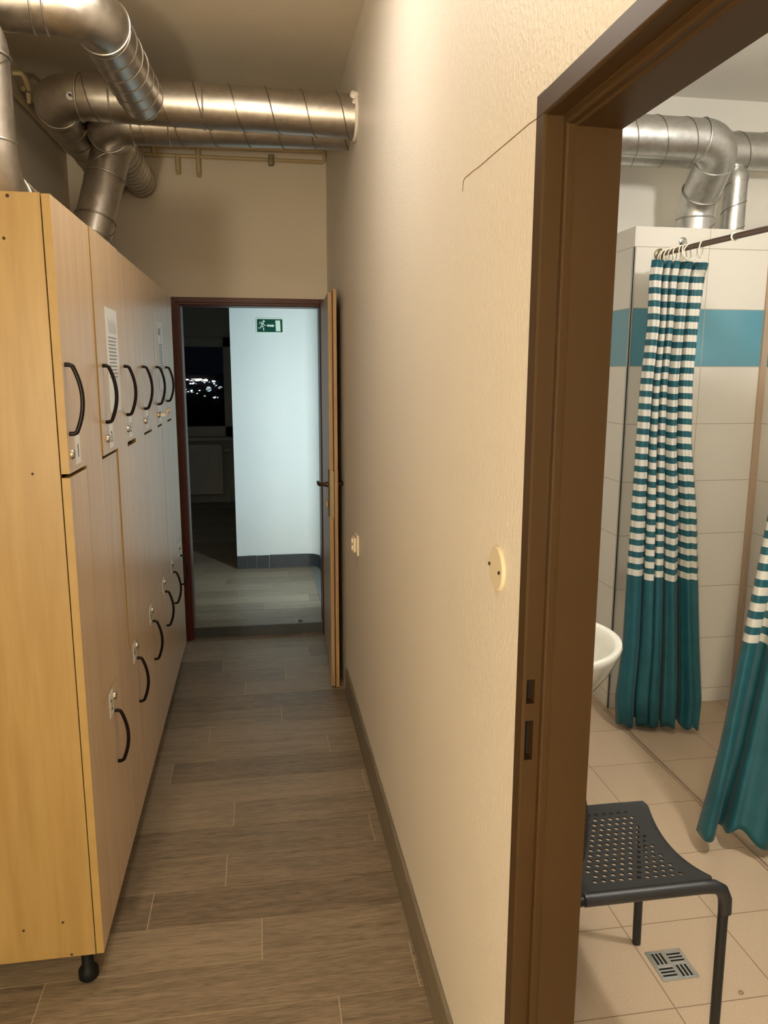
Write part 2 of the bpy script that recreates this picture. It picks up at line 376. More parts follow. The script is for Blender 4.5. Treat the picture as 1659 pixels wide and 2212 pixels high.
planks('floor_hall', -2.2, 1.5, 4.600, 9.3, HF, 4.728-0.163, hs)
boxes('trim_1', [((-0.424, 4.585, 0.0), (0.364, 4.5995, HF-0.001))], M['slate'], kind='structure')
boxes('baseboard_right', [((XW-0.011, 1.10, 0), (XW-0.0005, 3.62, 0.137)), ((XW-0.011, -2.5, 0), (XW-0.0005, 0.2, 0.137))], M['skirt'], kind='structure', bevel=0.002)

# hall beyond the end door
HY = 5.995
boxes('wall_hall', [((-0.203, HY, 0.0), (1.6, HY+0.14, CEIL)), ((0.447, 4.70, 0), (0.60, HY, CEIL))], M['hall_paint'], kind='structure')
bm = bmesh.new()   # rounded inner corner of the hall wall
R_ = 0.10; pts = [(0.447, HY)] + [(0.447-R_+R_*math.cos(a), HY-R_+R_*math.sin(a)) for a in [math.pi/2*i/8 for i in range(9)]]
prism(bm, pts, 'Z', 0, CEIL); finish('wall_hall_corner', bm, M['hall_paint'], kind='structure')
bm = bmesh.new()
for x0_, x1_ in ((-0.203, -0.13), (-0.127, -0.054), (-0.051, 0.045), (0.049, 0.335)):
    box(bm, (x0_, HY-0.010, HF), (x1_, HY-0.0005, HF+0.103+random.uniform(-0.003, 0.003)))
Ri = 0.112; o_ = [(0.335, HY-0.010)]+[(0.335+ (Ri-0.01)*math.sin(a), HY-0.010-(Ri-0.01)*(1-math.cos(a))) for a in [math.pi/2*i/8 for i in range(1, 9)]]+[(0.437, 4.72)]
i_ = [(p[0]+0.0095, p[1]+0.0095) for p in o_[::-1]]
prism(bm, o_+i_, 'Z', HF, HF+0.104)
finish('baseboard_hall', bm, M['slate'], kind='structure')
boxes('ceiling_hall', [((-2.2, YE+0.15, CEIL-0.02), (1.6, 9.4, CEIL+0.1))], M['hall_paint'], kind='structure')
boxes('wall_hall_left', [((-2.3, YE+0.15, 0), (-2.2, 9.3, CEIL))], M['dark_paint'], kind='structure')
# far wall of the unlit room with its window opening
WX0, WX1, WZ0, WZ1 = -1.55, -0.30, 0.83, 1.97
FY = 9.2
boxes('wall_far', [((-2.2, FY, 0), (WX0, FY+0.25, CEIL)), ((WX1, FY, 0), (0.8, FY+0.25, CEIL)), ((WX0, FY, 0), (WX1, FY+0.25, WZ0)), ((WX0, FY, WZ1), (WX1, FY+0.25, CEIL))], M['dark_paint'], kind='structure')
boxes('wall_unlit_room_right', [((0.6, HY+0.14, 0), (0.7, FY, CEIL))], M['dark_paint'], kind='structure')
wn = thing('window_1', None, None, (WX0, FY, WZ0), kind='structure')
rel(boxes('window_frame', [((WX0, FY+0.05, WZ0), (WX0+0.09, FY+0.11, WZ1)), ((WX1-0.10, FY+0.05, WZ0), (WX1, FY+0.11, WZ1)), ((WX0, FY+0.05, WZ1-0.11), (WX1, FY+0.11, WZ1)), ((WX0, FY+0.05, WZ0), (WX1, FY+0.11, WZ0+0.12))], M['winframe'], bevel=0.004), wn)
glm, gnt, gb = newmat('window_glass'); gb.inputs['Base Color'].default_value = (1, 1, 1, 1); gb.inputs['Transmission Weight'].default_value = 1; gb.inputs['Roughness'].default_value = 0.0; gb.inputs['IOR'].default_value = 1.02
rel(boxes('window_pane', [((WX0+0.085, FY+0.075, WZ0+0.11), (WX1-0.095, FY+0.081, WZ1-0.10))], glm), wn)
rel(boxes('window_sill', [((WX0-0.02, FY-0.10, WZ0-0.035), (WX1+0.02, FY+0.05, WZ0))], M['winframe'], bevel=0.004), wn)

# radiator under the window
rt = thing('radiator', 'ribbed panel radiator under the window of the unlit room', 'radiator', (-0.9, FY-0.06, 0.16))
bm = bmesh.new(); box(bm, (-1.4, FY-0.10, 0.17), (-0.44, FY-0.03, 0.75))
for i in range(26): box(bm, (-1.38+i*0.0365, FY-0.106, 0.20), (-1.362+i*0.0365, FY-0.10, 0.73))
rel(finish('panel', bm, M['radiator'], bevel=0.003), rt)
bm = bmesh.new(); tube(bm, [(-0.44, FY-0.06, 0.22), (-0.38, FY-0.06, 0.22), (-0.38, FY-0.06, 0.06)], 0.011, 8)
rel(finish('supply_pipe', bm, M['radiator'], smooth=True), rt)
bm = bmesh.new(); lathe(bm, (-0.44, FY-0.06, 0.68), (1, 0, 0), [(0, 0.012), (0.03, 0.014), (0.03, 0.022), (0.085, 0.019)], 14)
rel(finish('valve', bm, M['radiator'], smooth=True), rt)

# night view: a lit building behind bare branches
bd = thing('lit_building', 'distant building with bright lights seen through the dark window', 'building', (-1.3, 17, 0))
boxes('facade', [((-6, 17, -1), (3, 18, 1.50))], M['hole'], parent=None)
fo = bpy.data.objects['facade']; rel(fo, bd)
bm = bmesh.new()
for k in range(26):
    cx = random.uniform(-1.85, -0.80); cz = 1.16 + random.uniform(-0.10, 0.14) + (0.06 if k % 3 else -0.05)
    s_ = random.uniform(0.008, 0.03)
    prism(bm, [(cx+s_*random.uniform(0.6, 1.7)*math.cos(a)*1.5, cz+s_*random.uniform(0.5, 1.2)*math.sin(a)) for a in [j*math.pi/3 for j in range(6)]], 'Y', 16.93, 16.95)
rel(finish('lit_window_speck', bm, emit('distant_light', (0.75, 0.88, 1.0), 1.3)), bd)['kind'] = 'stuff'
bm = bmesh.new(); prism(bm, [(-1.52, 1.41), (-1.49, 1.37), (-1.07, 1.36), (-1.06, 1.39), (-1.10, 1.42), (-1.17, 1.40), (-1.20, 1.42)], 'Y', 16.92, 16.95)
rel(finish('lit_roof_edge', bm, emit('roof_light', (1.0, 0.93, 0.9), 1.6)), bd)
bm = bmesh.new(); lathe(bm, (-1.05, 16.94, 1.20), (0, -1, 0), [(0, 0.055), (0.02, 0.055)], 20)
rel(finish('round_light', bm, emit('lamp_globe_light', (0.6, 0.78, 0.85), 0.7)), bd)
tr = thing('bare_tree', 'black bare tree branches outside the dark window', 'tree', (-1.0, 13, 0))
bm = bmesh.new()
for k in range(38):
    x_ = random.uniform(-2.0, -0.3); z_ = random.uniform(1.05, 1.5); a_ = random.uniform(-0.9, 0.9); l_ = random.uniform(0.15, 0.45)
    tube(bm, [(x_, 14, z_), (x_+l_*0.5*math.cos(a_), 14.02, z_+l_*0.5*math.sin(a_)+0.02), (x_+l_*math.cos(a_), 14, z_+l_*math.sin(a_))], [0.011, 0.008, 0.003], 5)
tube(bm, [(-1.25, 14, -1), (-1.22, 14, 0.6), (-1.3, 14, 1.15), (-1.6, 14, 1.35)], [0.12, 0.09, 0.06, 0.02], 8)
rel(finish('branches', bm, M['hole']), tr)

# ribbed strip on the hall floor
bm = bmesh.new(); box(bm, (0.375, 4.885, HF), (0.428, 5.975, HF+0.004))
for i in range(6): box(bm, (0.377+i*0.0088, 4.885, HF+0.004), (0.3815+i*0.0088, 5.975, HF+0.009))
tag(finish('floor_profile', bm, M['mat_rib']), 'ribbed metal strip along the hall floor by the curved skirting', 'floor strip')
# small dark stop at the step edge
bm = bmesh.new(); lathe(bm, (0.218, 4.63, HF), (0, 0, 1), [(0, 0.014), (0.006, 0.013), (0.008, 0.008)], 18)
tag(finish('floor_stop', bm, M['slate'], smooth=True), 'small dark round stud on the hall floor near the step', 'door stop')

# exit sign
sg = thing('exit_sign', 'green running man emergency exit sign on the hall wall', 'sign', (0.092, HY, 1.925))
Y_ = HY-0.0005
rel(boxes('board', [((-0.009, HY-0.006, 1.872), (0.193, HY-0.0005, 1.982))], M['signwhite'], bevel=0.001), sg)
rel(boxes('green_field', [((-0.001, HY-0.0075, 1.880), (0.187, HY-0.006, 1.974))], M['green']), sg)
def sp(px, py): return (-0.001+(px-255)/(1170-255)*0.188, 1.974-(py-345)/(775-345)*0.094)
bm = bmesh.new()
def cap2(a, b_, r0, r1):
    (x0_, z0_), (x1_, z1_) = sp(*a), sp(*b_); d = math.hypot(x1_-x0_, z1_-z0_); t = math.atan2(z1_-z0_, x1_-x0_)
    P = [(x0_+r0*math.cos(t+math.pi/2+math.pi*i/6), z0_+r0*math.sin(t+math.pi/2+math.pi*i/6)) for i in range(7)] + [(x1_+r1*math.cos(t-math.pi/2+math.pi*i/6), z1_+r1*math.sin(t-math.pi/2+math.pi*i/6)) for i in range(7)]
    prism(bm, P, 'Y', HY-0.0088, HY-0.0075)
cap2((498, 415), (499, 415.5), 0.0075, 0.0075)
for a, b_, r0, r1 in (((455, 450), (410, 560), .0062, .0052), ((450, 445), (385, 440), .0042, .0036), ((385, 440), (338, 490), .0036, .0030), ((480, 470), (492, 548), .0045, .0032), ((492, 548), (558, 552), .0032, .0028),
                    ((400, 560), (392, 635), .0048, .0036), ((392, 638), (315, 640), .0034, .0030), ((430, 570), (492, 620), .0048, .0040), ((488, 620), (492, 718), .0040, .0032)): cap2(a, b_, r0, r1)
rel(finish('running_figure', bm, M['signwhite']), sg)
bm = bmesh.new(); prism(bm, [sp(*p) for p in ((612, 525), (612, 585), (800, 595), (805, 615), (888, 562), (805, 510), (800, 532))], 'Y', HY-0.0088, HY-0.0075)
rel(finish('arrow', bm, M['signwhite']), sg)
bm = bmesh.new(); prism(bm, [sp(*p) for p in ((915, 385), (930, 745), (1100, 745), (1090, 385))], 'Y', HY-0.0088, HY-0.0075)
rel(finish('door_symbol', bm, M['signwhite']), sg)

# ------------------------------------------------------------------ end door (frame and open leaf)
def extr_profile(bm, prof, x_in, ztop, z0, mirror):
    pass
d1 = thing('door_1', None, None, (-0.04, YE, 0), kind='structure')
bm = bmesh.new()
def ring_frame(bm, xl, xr, zt, wd, y0, y1):
    """portal of width wd inside the outer edges xl, xr, zt"""
    box(bm, (xl, y0, 0), (xl+wd, y1, zt)); box(bm, (xr-wd, y0, 0), (xr, y1, zt)); box(bm, (xl+wd, y0, zt-wd), (xr-wd, y1, zt))
ring_frame(bm, -0.467, 0.383, 1.997, 0.027, YE-0.016, YE+0.02)
ring_frame(bm, -0.444, 0.371, 1.976, 0.018, YE-0.006, YE+0.14)
ring_frame(bm, -0.428, 0.362, 1.960, 0.006, YE+0.012, YE+0.145)
rel(finish('door_frame', bm, M['frame_red'], bevel=0.002), d1)
# leaf, hinged on the right jamb, swung ~92 degrees into the corridor; local: +y from hinge to free edge is -Y in the world
lf = bpy.data.objects.new('door_leaf', None)
ang = math.radians(-2.2)
def leafpt(x, y):  # local coordinates -> world, x: thickness, y: distance from the hinge
    hx, hy = 0.372, YE-0.012
    return (hx + x*math.cos(ang) - y*math.sin(-ang), hy - y*math.cos(ang) - x*math.sin(ang)*0)
def leafbox(bm, x0_, x1_, y0_, y1_, z0_, z1_):
    c = [leafpt(x0_, y0_), leafpt(x1_, y0_), leafpt(x1_, y1_), leafpt(x0_, y1_)]
    prism(bm, c, 'Z', z0_, z1_)
W = 0.845
bm = bmesh.new(); leafbox(bm, -0.012, 0.006, 0.005, W-0.014, 0.012, 1.958)
leaf = rel(finish('door_leaf', bm, M['leaf_face'], bevel=0.001), d1)
def sub(o, par):
    o.parent = par; o.matrix_parent_inverse = par.matrix_basis.inverted() @ Matrix.Identity(4); return o
bm = bmesh.new(); leafbox(bm, -0.0118, 0.0045, W-0.0145, W-0.0125, 0.012, 1.957); o = finish('edge_strip', bm, M['leaf_edge']); o.parent = leaf
bm = bmesh.new(); leafbox(bm, 0.0055, 0.0115, 0.01, W-0.013, 0.014, 1.957); o = finish('edge_rebate', bm, M['leaf_slot']); o.parent = leaf
bm = bmesh.new(); leafbox(bm, 0.0112, 0.0275, 0.0, W, 0.010, 1.972); o = finish('overlap_panel', bm, M['leaf_edge'], bevel=0.001); o.parent = leaf
bm = bmesh.new(); leafbox(bm, -0.008, 0.009, W-0.0126, W-0.0105, 0.885, 1.117); o = finish('lock_faceplate', bm, M['brass'], bevel=0.0008); o.parent = leaf
for s_, nm in ((-1, 'door_handle'), (1, 'door_handle')):
    bm = bmesh.new(); x0_ = -0.012 if s_ < 0 else 0.0275
    leafbox(bm, x0_+s_*0.006, x0_, W-0.075, W-0.035, 0.89, 1.118)
    a = leafpt(x0_+s_*0.005, W-0.055); c = leafpt(x0_+s_*0.048, W-0.055)
    if s_ > 0: c = leafpt(x0_+s_*0.030, W-0.055)
    e = (c[0], c[1]+0.10)
    tube(bm, [(a[0], a[1], 1.048), (c[0]-s_*0.008, c[1], 1.048), (c[0], c[1]+0.008, 1.048), (e[0], e[1], 1.046)], [0.010, 0.009, 0.010, 0.008], 12)
    lathe(bm, (a[0], a[1], 1.048), (s_, 0, 0), [(0, 0.013), (0.012, 0.012), (0.018, 0.009)], 16)
    o = finish(nm, bm, M['bronze'], smooth=True); o.parent = leaf
bm = bmesh.new(); a = leafpt(-0.018, W-0.055); box(bm, (a[0]-0.014, a[1]-0.005, 0.935), (a[0], a[1]+0.005, 0.966)); o = finish('lock_cylinder', bm, M['brass'], bevel=0.002); o.parent = leaf

# ------------------------------------------------------------------ bathroom door frame (no leaf)
d2 = thing('door_2', None, None, (XW, 1.06, 0), kind='structure')
def frame_poly(s):   # cross-section of the far jamb, (x, y); s shifts everything along y
    return [(0.386, 1.090), (0.386, 1.0615), (0.389, 1.0585), (0.4135, 1.0585), (0.4135, 1.048), (0.416, 1.0455), (0.424, 1.0455), (0.426, 1.042), (0.489, 1.040), (0.489, 1.085)]
P2 = frame_poly(0)
bm = bmesh.new()
# far jamb, with the two strike openings left out of the rebate face
zs_h = [(1.005, 1.070), (1.098, 1.137)]
hx0, hx1 = 0.3915, 0.4045
prism(bm, [(0.386, 1.090), (0.386, 1.0615), (0.389, 1.0585), (hx0, 1.0585), (hx0, 1.090)], 'Z', 0, 1.968)
prism(bm, [(hx1, 1.090), (hx1, 1.0585)] + P2[3:], 'Z', 0, 1.968)
for z0_, z1_ in ((0, 1.005), (1.070, 1.098), (1.137, 1.968)): box(bm, (hx0, 1.0585, z0_), (hx1, 1.090, z1_))
rel(finish('far_jamb', bm, M['frame_brown']), d2)
bm = bmesh.new()
for z0_, z1_ in zs_h: box(bm, (hx0, 1.0775, z0_), (hx1, 1.0895, z1_))
rel(finish('strike_opening', bm, M['hole']), d2)
# lintel: same section turned over the opening (y -> z), running toward the camera
bm = bmesh.new(); zmap = lambda y: 1.968-(1.090-y)
zl = [(x, zmap(y)) for x, y in P2]
prism(bm, [(x-0.0005 if x < 0.45 else x, z-0.0006) for x, z in zl], 'Y', 0.245, 1.0886)
rel(finish('lintel', bm, M['frame_brown'], bevel=0.0012), d2)
bm = bmesh.new(); prism(bm, [(x, 0.245+(1.090-y)) for x, y in P2], 'Z', 0, 1.968)
rel(finish('near_jamb', bm, M['frame_brown']), d2)

# ------------------------------------------------------------------ lockers
U = [1.860, 2.243, 2.655, 3.062, 3.470, 3.825, 4.225]
MID = [2.042, 2.469, 2.850, 3.272, 3.612, 4.000]
XF, XC, XBK = -0.437, -0.458, -0.955
ZB, ZT = 0.103, 1.977
UH = [1.886, 2.306, 2.682, 3.090, 3.494, 3.848]
LH = [2.190, 2.610, 3.010, 3.425, 3.765, 4.110]
offx = [0, 0.0035, 0.0, 0.0, 0.0006, 0.0]
def handle(bm, x, y, z0_, z1_):
    zc_ = (z0_+z1_)/2; hh = (z1_-z0_)/2; pts = [(x-0.001, y, z1_), (x+0.009, y, z1_), (x+0.0135, y, z1_-0.0015)]
    n = 14
    for i in range(n+1):
        t = 1-2*i/n
        pts.append((x+0.017+0.017*(1-t*t), y, zc_+hh*0.95*t))
    pts += [(x+0.0135, y, z0_+0.0015), (x+0.009, y, z0_), (x-0.001, y, z0_)]
    tube(bm, pts, 0.0052, 10)
NAMES = ['nearest the camera, with the digit 1', 'with a notice sheet and the digit 3', 'with the digit 5', 'fourth from the camera, between the two notices', 'with a key hanging from its lock', 'last in the row, beside the end door']
for u in range(6):
    y0_, y1_, ym = U[u], U[u+1], MID[u]; xf = XF+offx[u]
    t = thing('locker', 'tall beech locker with two interlocking doors, '+NAMES[u], 'locker', ((XF+XBK)/2, (y0_+y1_)/2, 0), group='beech lockers along the left wall')
    bm = bmesh.new(); g = 0.0006; T_ = 0.018
    box(bm, (XBK, y0_+g, ZB), (XC, y0_+T_, ZT)); box(bm, (XBK, y1_-T_, ZB), (XC, y1_-g, ZT))
    box(bm, (XBK, y0_+T_, ZT-T_), (XC, y1_-T_, ZT)); box(bm, (XBK, y0_+T_, ZB), (XC, y1_-T_, ZB+T_)); box(bm, (XBK, y0_+T_, ZB+T_), (XBK+0.006, y1_-T_, ZT-T_))
    rel(finish('carcass', bm, M['laminate_side'], bevel=0.0006), t)
    if u == 0:
        for (hx, hz, r_) in ((-0.538, 1.880, 0.0035), (-0.518, 1.364, 0.003), (-0.524, 1.968, 0.004), (-0.532, 0.205, 0.0035), (-0.628, 0.193, 0.0035), (-0.517, 0.1095, 0.0035)):
            bm = bmesh.new(); lathe(bm, (hx, y0_+g, hz), (0, -1, 0), [(-0.002, r_), (0.0003, r_)], 14)  # flat near-black discs, the shade inside the holes put into the colour
            rel(finish('screw_hole', bm, M['hole_shade']), t)
    for fx in (-0.49, -0.90):
        for fy in (y0_+0.045, y1_-0.045):
            if u > 0 and fx < -0.6: continue
            bm = bmesh.new(); lathe(bm, (fx, fy, 0), (0, 0, 1), [(0, 0.020), (0.006, 0.0255), (0.026, 0.0255), (0.036, 0.019), (0.040, 0.0155), (ZB, 0.0155)], 20)
            rel(finish('foot', bm, M['blackfoot'], smooth=True), t)
    gp = 0.0012
    for up in (1, 0):
        bm = bmesh.new()
        if up: poly = [(y0_+gp*0.4, ZT-0.002), (y1_-gp, ZT-0.002), (y1_-gp, 0.7125), (ym+gp, 0.7125), (ym+gp, 1.3620), (y0_+gp*0.4, 1.3620)]
        else: poly = [(y0_+gp*0.4, 1.3530 if u != 2 else 1.347), (ym-gp, 1.3530 if u != 2 else 1.347), (ym-gp, 0.7105), (y1_-gp, 0.7105), (y1_-gp, ZB+0.001), (y0_+gp*0.4, ZB+0.001)]
        xx = xf if up else XF
        prism(bm, poly, 'X', xx-0.0185, xx)
        bmesh.ops.recalc_face_normals(bm, faces=bm.faces[:])
        for f in bm.faces: f.material_index = 1 if abs(f.normal.x) < 0.5 else 0
        d = rel(finish('door', bm, [M['laminate'], M['edge']], bevel=0.0004), t)
        hy = UH[u] if up else LH[u]; hz = (1.453, 1.611) if up else (0.470, 0.628)
        bm = bmesh.new(); handle(bm, xx, hy, *hz); h = finish('handle', bm, M['black'], smooth=True); sub(h, d); h.matrix_parent_inverse = Matrix.Identity(4)
        ly, lz = (hy+0.010, 1.405) if up else (hy+0.004, 0.672)
        py, pz = (hy+0.068, 1.408) if up else (hy-0.042, 0.667)
        if up and u == 0: ly, lz = 1.893, 1.405; py, pz = 1.955, 1.410
        bm = bmesh.new(); lathe(bm, (xx-0.002, ly, lz), (1, 0, 0), [(0, 0.0115), (0.006, 0.0115), (0.009, 0.009), (0.009, 0.006), (0.0075, 0.0055)], 20); box(bm, (xx+0.0065, ly-0.001, lz-0.004), (xx+0.0078, ly+0.001, lz+0.004), 0)
        h = finish('lock', bm, M['steel'], smooth=True); h.parent = d
        num = str(2*u+1 if up else 2*u+2)
        bm = bmesh.new(); pw, ph = 0.025, 0.034
        box(bm, (xx, py-pw, pz-ph), (xx+0.0012, py+pw, pz+ph)); pl = finish('number_plate', bm, M['paper']); pl.parent = d
        me = textmesh(num, 0.046); R3 = Matrix(((0, 0, 1, 0), (1, 0, 0, 0), (0, 1, 0, 0), (0, 0, 0, 1)))
        me.transform(Matrix.Translation((xx+0.0016, py, pz-0.004)) @ R3); 
        # merge the digit into the plate mesh as its print
        bmn = bmesh.new(); bmn.from_mesh(pl.data); n0 = len(bmn.faces); bmn.from_mesh(me); bmn.faces.ensure_lookup_table()
        for f in bmn.faces[n0:]: f.material_index = 1
        bmn.to_mesh(pl.data); bmn.free(); pl.data.materials.append(M['ink'])
    # door children were created in world coordinates under parents that carry a parent-inverse
for o in list(bpy.data.objects):
    if o.name.split('.')[0] in ('handle', 'lock', 'number_plate') and o.parent and o.parent.name.startswith('door') and o.parent.parent and o.parent.parent.name.startswith('locker'):
        o.matrix_parent_inverse = Matrix.Identity(4)

# notices on the doors
def notice(name, label, xx, ya, yb, za, zb, skew, style):
    t = thing(name, label, 'notice', (xx, (ya+yb)/2, za))
    bm = bmesh.new(); prism(bm, [(ya, za), (yb, za-0.001), (yb, zb), (ya, zb)], 'X', xx+0.0004, xx+0.0010)
    rel(finish('sheet', bm, M['paper']), t)
    bm = bmesh.new(); h = zb-za; w_ = yb-ya; n = 12
    top = zb-0.085 if style == 0 else zb-0.10
    for i in range(n):
        z_ = top - i*(0.0105 if style == 0 else 0.0105)
        prism(bm, [(ya+0.03, z_-0.0022), (yb-0.03-(i*7 % 5)*0.004, z_-0.0022), (yb-0.03-(i*7 % 5)*0.004, z_+0.0022), (ya+0.03, z_+0.0022)], 'X', xx+0.0011, xx+0.0014)
    if style == 0:
        for i in range(9):
            y_ = ya+0.045+i*0.014; prism(bm, [(y_, zb-0.072), (y_+0.0035, zb-0.072), (y_+0.0035, zb-0.03-(i % 3)*0.006), (y_, zb-0.03-(i % 3)*0.006)], 'X', xx+0.0011, xx+0.0014)
    else:
        prism(bm, [(ya+0.03, zb-0.06), (ya+0.09, zb-0.06), (ya+0.09, zb-0.03), (ya+0.03, zb-0.03)], 'X', xx+0.0011, xx+0.0014)
    rel(finish('printed_lines', bm, M['greyink']), t)
    if style == 1:
        bm = bmesh.new(); prism(bm, [(ya+0.115, za+0.09), (ya+0.120, za+0.09), (ya+0.120, zb-0.012), (ya+0.115, zb-0.012)], 'X', xx+0.0011, xx+0.0015)
        rel(finish('blue_rule', bm, simple('blue_ink', (0.10, 0.12, 0.25), 0.6)), t)
notice('notice_sheet', 'printed paper notice taped to the locker door of the digit 3', XF+0.0035, 2.383, 2.572, 1.476, 1.779, 0, 0)
notice('notice_sheet', 'far paper notice with a blue line, near the end door', XF+0.0010, 3.590, 3.775, 1.511, 1.812, 0, 1)
# key with a wooden tag hanging in the fifth upper lock
kt = thing('key', 'key with a pale wooden tag in the lock of the fifth locker', 'key', (XF+0.02, 3.504, 1.425))
bm = bmesh.new(); box(bm, (XF+0.010, 3.503, 1.400), (XF+0.030, 3.505, 1.412)); torus(bm, (XF+0.034, 3.504, 1.412), (0, 1, 0), 0.009, 0.0015, 16, 6)
rel(finish('blade', bm, M['steel'], smooth=False), kt)
bm = bmesh.new(); prism(bm, [(XF+0.030, 1.426), (XF+0.050, 1.436), (XF+0.055, 1.428), (XF+0.036, 1.412)], 'Y', 3.500, 3.508)
rel(finish('wooden_tag', bm, simple('pale_tag_wood', (0.66, 0.54, 0.38), 0.6)), kt)

# ------------------------------------------------------------------ ventilation ducts
RD = 0.080
def helix(bm, pts, R, pitch, ph=0.0, r=0.0024, mi=0):
    """lock seam wound around a straight run"""
    a, b_ = Vector(pts[0]), Vector(pts[-1]); L_ = (b_-a).length; fr = frames([a, b_])[0]; T = (b_-a).normalized()
    n, bb = fr[1], fr[2]; N = max(8, int(L_/pitch*28)); P = []
    for i in range(N+1):
        s = L_*i/N; th = 2*math.pi*s/pitch+ph; P.append(a+T*s+(n*math.cos(th)+bb*math.sin(th))*(R+0.0004))
    tube(bm, P, r, 6, True, mi)
def run(parent, a, b_, R=RD, mat='duct', pitch=0.135, ph=0.0, name='spiral_pipe'):
    bm = bmesh.new(); tube(bm, [a, Vector(a).lerp(Vector(b_), 0.5), b_], R, 40, False); helix(bm, [a, b_], R, pitch, ph, mi=1)
    return rel(finish(name, bm, [M[mat], M['seam']], smooth=True), parent)
def bend(parent, pts, R=RD, mat='duct', collars=True, name='elbow'):
    bm = bmesh.new(); tube(bm, pts, R+0.0015, 40, False)
    if collars:
        for i, j in ((0, 1), (-1, -2)):
            c = Vector(pts[i]); ax = (Vector(pts[j])-c).normalized(); torus(bm, c, ax, R+0.0022, 0.0032, 40, 8, 0)
    return rel(finish(name, bm, M[mat], smooth=True), parent)
def corner_bend(p, d_in, d_out, r, n=14):
    """points of a circular elbow around corner p, arriving along d_in and leaving along d_out"""
    p, a, c = Vector(p), Vector(d_in).normalized(), Vector(d_out).normalized()
    th = math.acos(max(-1, min(1, a.dot(c)))); t = r*math.tan(th/2); s = p-a*t; e = p+c*t
    nrm = (c-a*a.dot(c)).normalized(); cen = s+nrm*r
    return [cen + (-nrm*math.cos(th*i/n)+a*math.sin(th*i/n))*r for i in range(n+1)], s, e

# front duct: right wall -> left, elbow, then back to the end wall
t1 = thing('ventilation_duct', 'silver spiral duct crossing the corridor, elbow at left with a round sticker', 'duct', (0, 3.24, 2.6))
def d1pt(x): k = (0.40-x)/1.17; return Vector((x, 3.195+0.085*k, 2.567+0.045*k))
P1 = d1pt(-0.745)
pts, s, e = corner_bend(P1, (-1, 0.073, 0.038), (0.0, 1, -0.02), 0.125)
run(t1, d1pt(0.42), s, ph=1.2); bend(t1, pts); run(t1, e, (P1.x, YE+0.02, 2.585), ph=0.5)
for x_ in (-0.52, -0.18):
    bm = bmesh.new(); torus(bm, d1pt(x_), (1, 0, 0), RD+0.002, 0.003, 36, 8); rel(finish('coupling', bm, M['duct'], smooth=True), t1)
# plaster daubs where it meets the wall
bm = bmesh.new(); c0 = d1pt(0.388)
for a_, s_ in ((2.35, 0.016), (2.75, 0.009), (3.9, 0.012), (3.1, 0.006), (1.9, 0.010)):
    c = c0+Vector((random.uniform(-0.006, 0.004), math.cos(a_)*(RD+0.001), -math.sin(a_)*(RD+0.001) if a_ > 3.14 else math.sin(a_)*(RD+0.001)))
    mm_ = Matrix.Translation(c) @ Matrix.Diagonal((1.2, 0.8, 1.0, 1)); bmesh.ops.create_icosphere(bm, subdivisions=2, radius=s_, matrix=mm_)
for v in bm.verts: v.co += Vector((random.uniform(-.002, .002),)*3)
torus(bm, c0+Vector((0.006, 0, 0)), (1, 0, 0), RD+0.003, 0.007, 40, 8)
rel(finish('plaster_collar', bm, M['plaster'], smooth=True), t1)
bm = bmesh.new(); sn = Vector((-0.06, -0.957, -0.26)).normalized(); sc = d1pt(-0.650)+Vector((0, 0.004, 0))+sn*0.083; lathe(bm, sc, sn, [(-0.004, 0.0135), (0.0015, 0.0135)], 24, 0)
lathe(bm, sc+sn*0.0016+Vector((0, -0.001, 0.003)), sn, [(0, 0.0050), (0.0006, 0.0050)], 7, 1)
box(bm, sc+Vector((-0.008, -0.0035, 0.0048)), sc+Vector((0.008, -0.0020, 0.0072)), 1)
rel(finish('round_sticker', bm, [M['paper'], simple('sticker_print', (0.02, 0.02, 0.12), 0.5)]), t1)

# duct joining it from the camera side
t4 = thing('ventilation_duct', 'silver duct with a wide elbow at the top left, nearest the camera', 'duct', (-0.42, 2.9, 2.6))
PJ = Vector((-0.400, 3.20, 2.592)); P4 = Vector((-0.440, 2.50, 2.612))
pts, s, e = corner_bend(P4, (1, 0.02, 0), (PJ-P4), 0.13)
bend(t4, pts); run(t4, e, PJ, ph=0.8, pitch=0.09); run(t4, (-0.965, 2.49, 2.612), s, ph=0.3, pitch=0.6)
bm = bmesh.new(); torus(bm, s+Vector((-0.035, 0, 0)), (1, 0.1, 0), RD+0.002, 0.003, 36, 8); rel(finish('coupling', bm, M['duct'], smooth=True), t4)

# rear duct: right wall -> left, elbow, back into the end wall
t2 = thing('ventilation_duct', 'lower silver spiral duct behind the front one, bending into the end wall', 'duct', (0, 3.45, 2.594))
P2_ = Vector((-0.590, 3.455, 2.575))
pts, s, e = corner_bend(P2_, (-1, 0, -0.01), (0, 1, 0.0), 0.12)
run(t2, (0.42, 3.45, 2.594), s, ph=2.0); bend(t2, pts); run(t2, e, (-0.595, YE+0.02, 2.590), ph=0.1, pitch=0.075)
bm = bmesh.new(); torus(bm, (-0.33, 3.452, 2.58), (1, 0, 0), RD+0.002, 0.003, 36, 8); rel(finish('coupling', bm, M['duct'], smooth=True), t2)

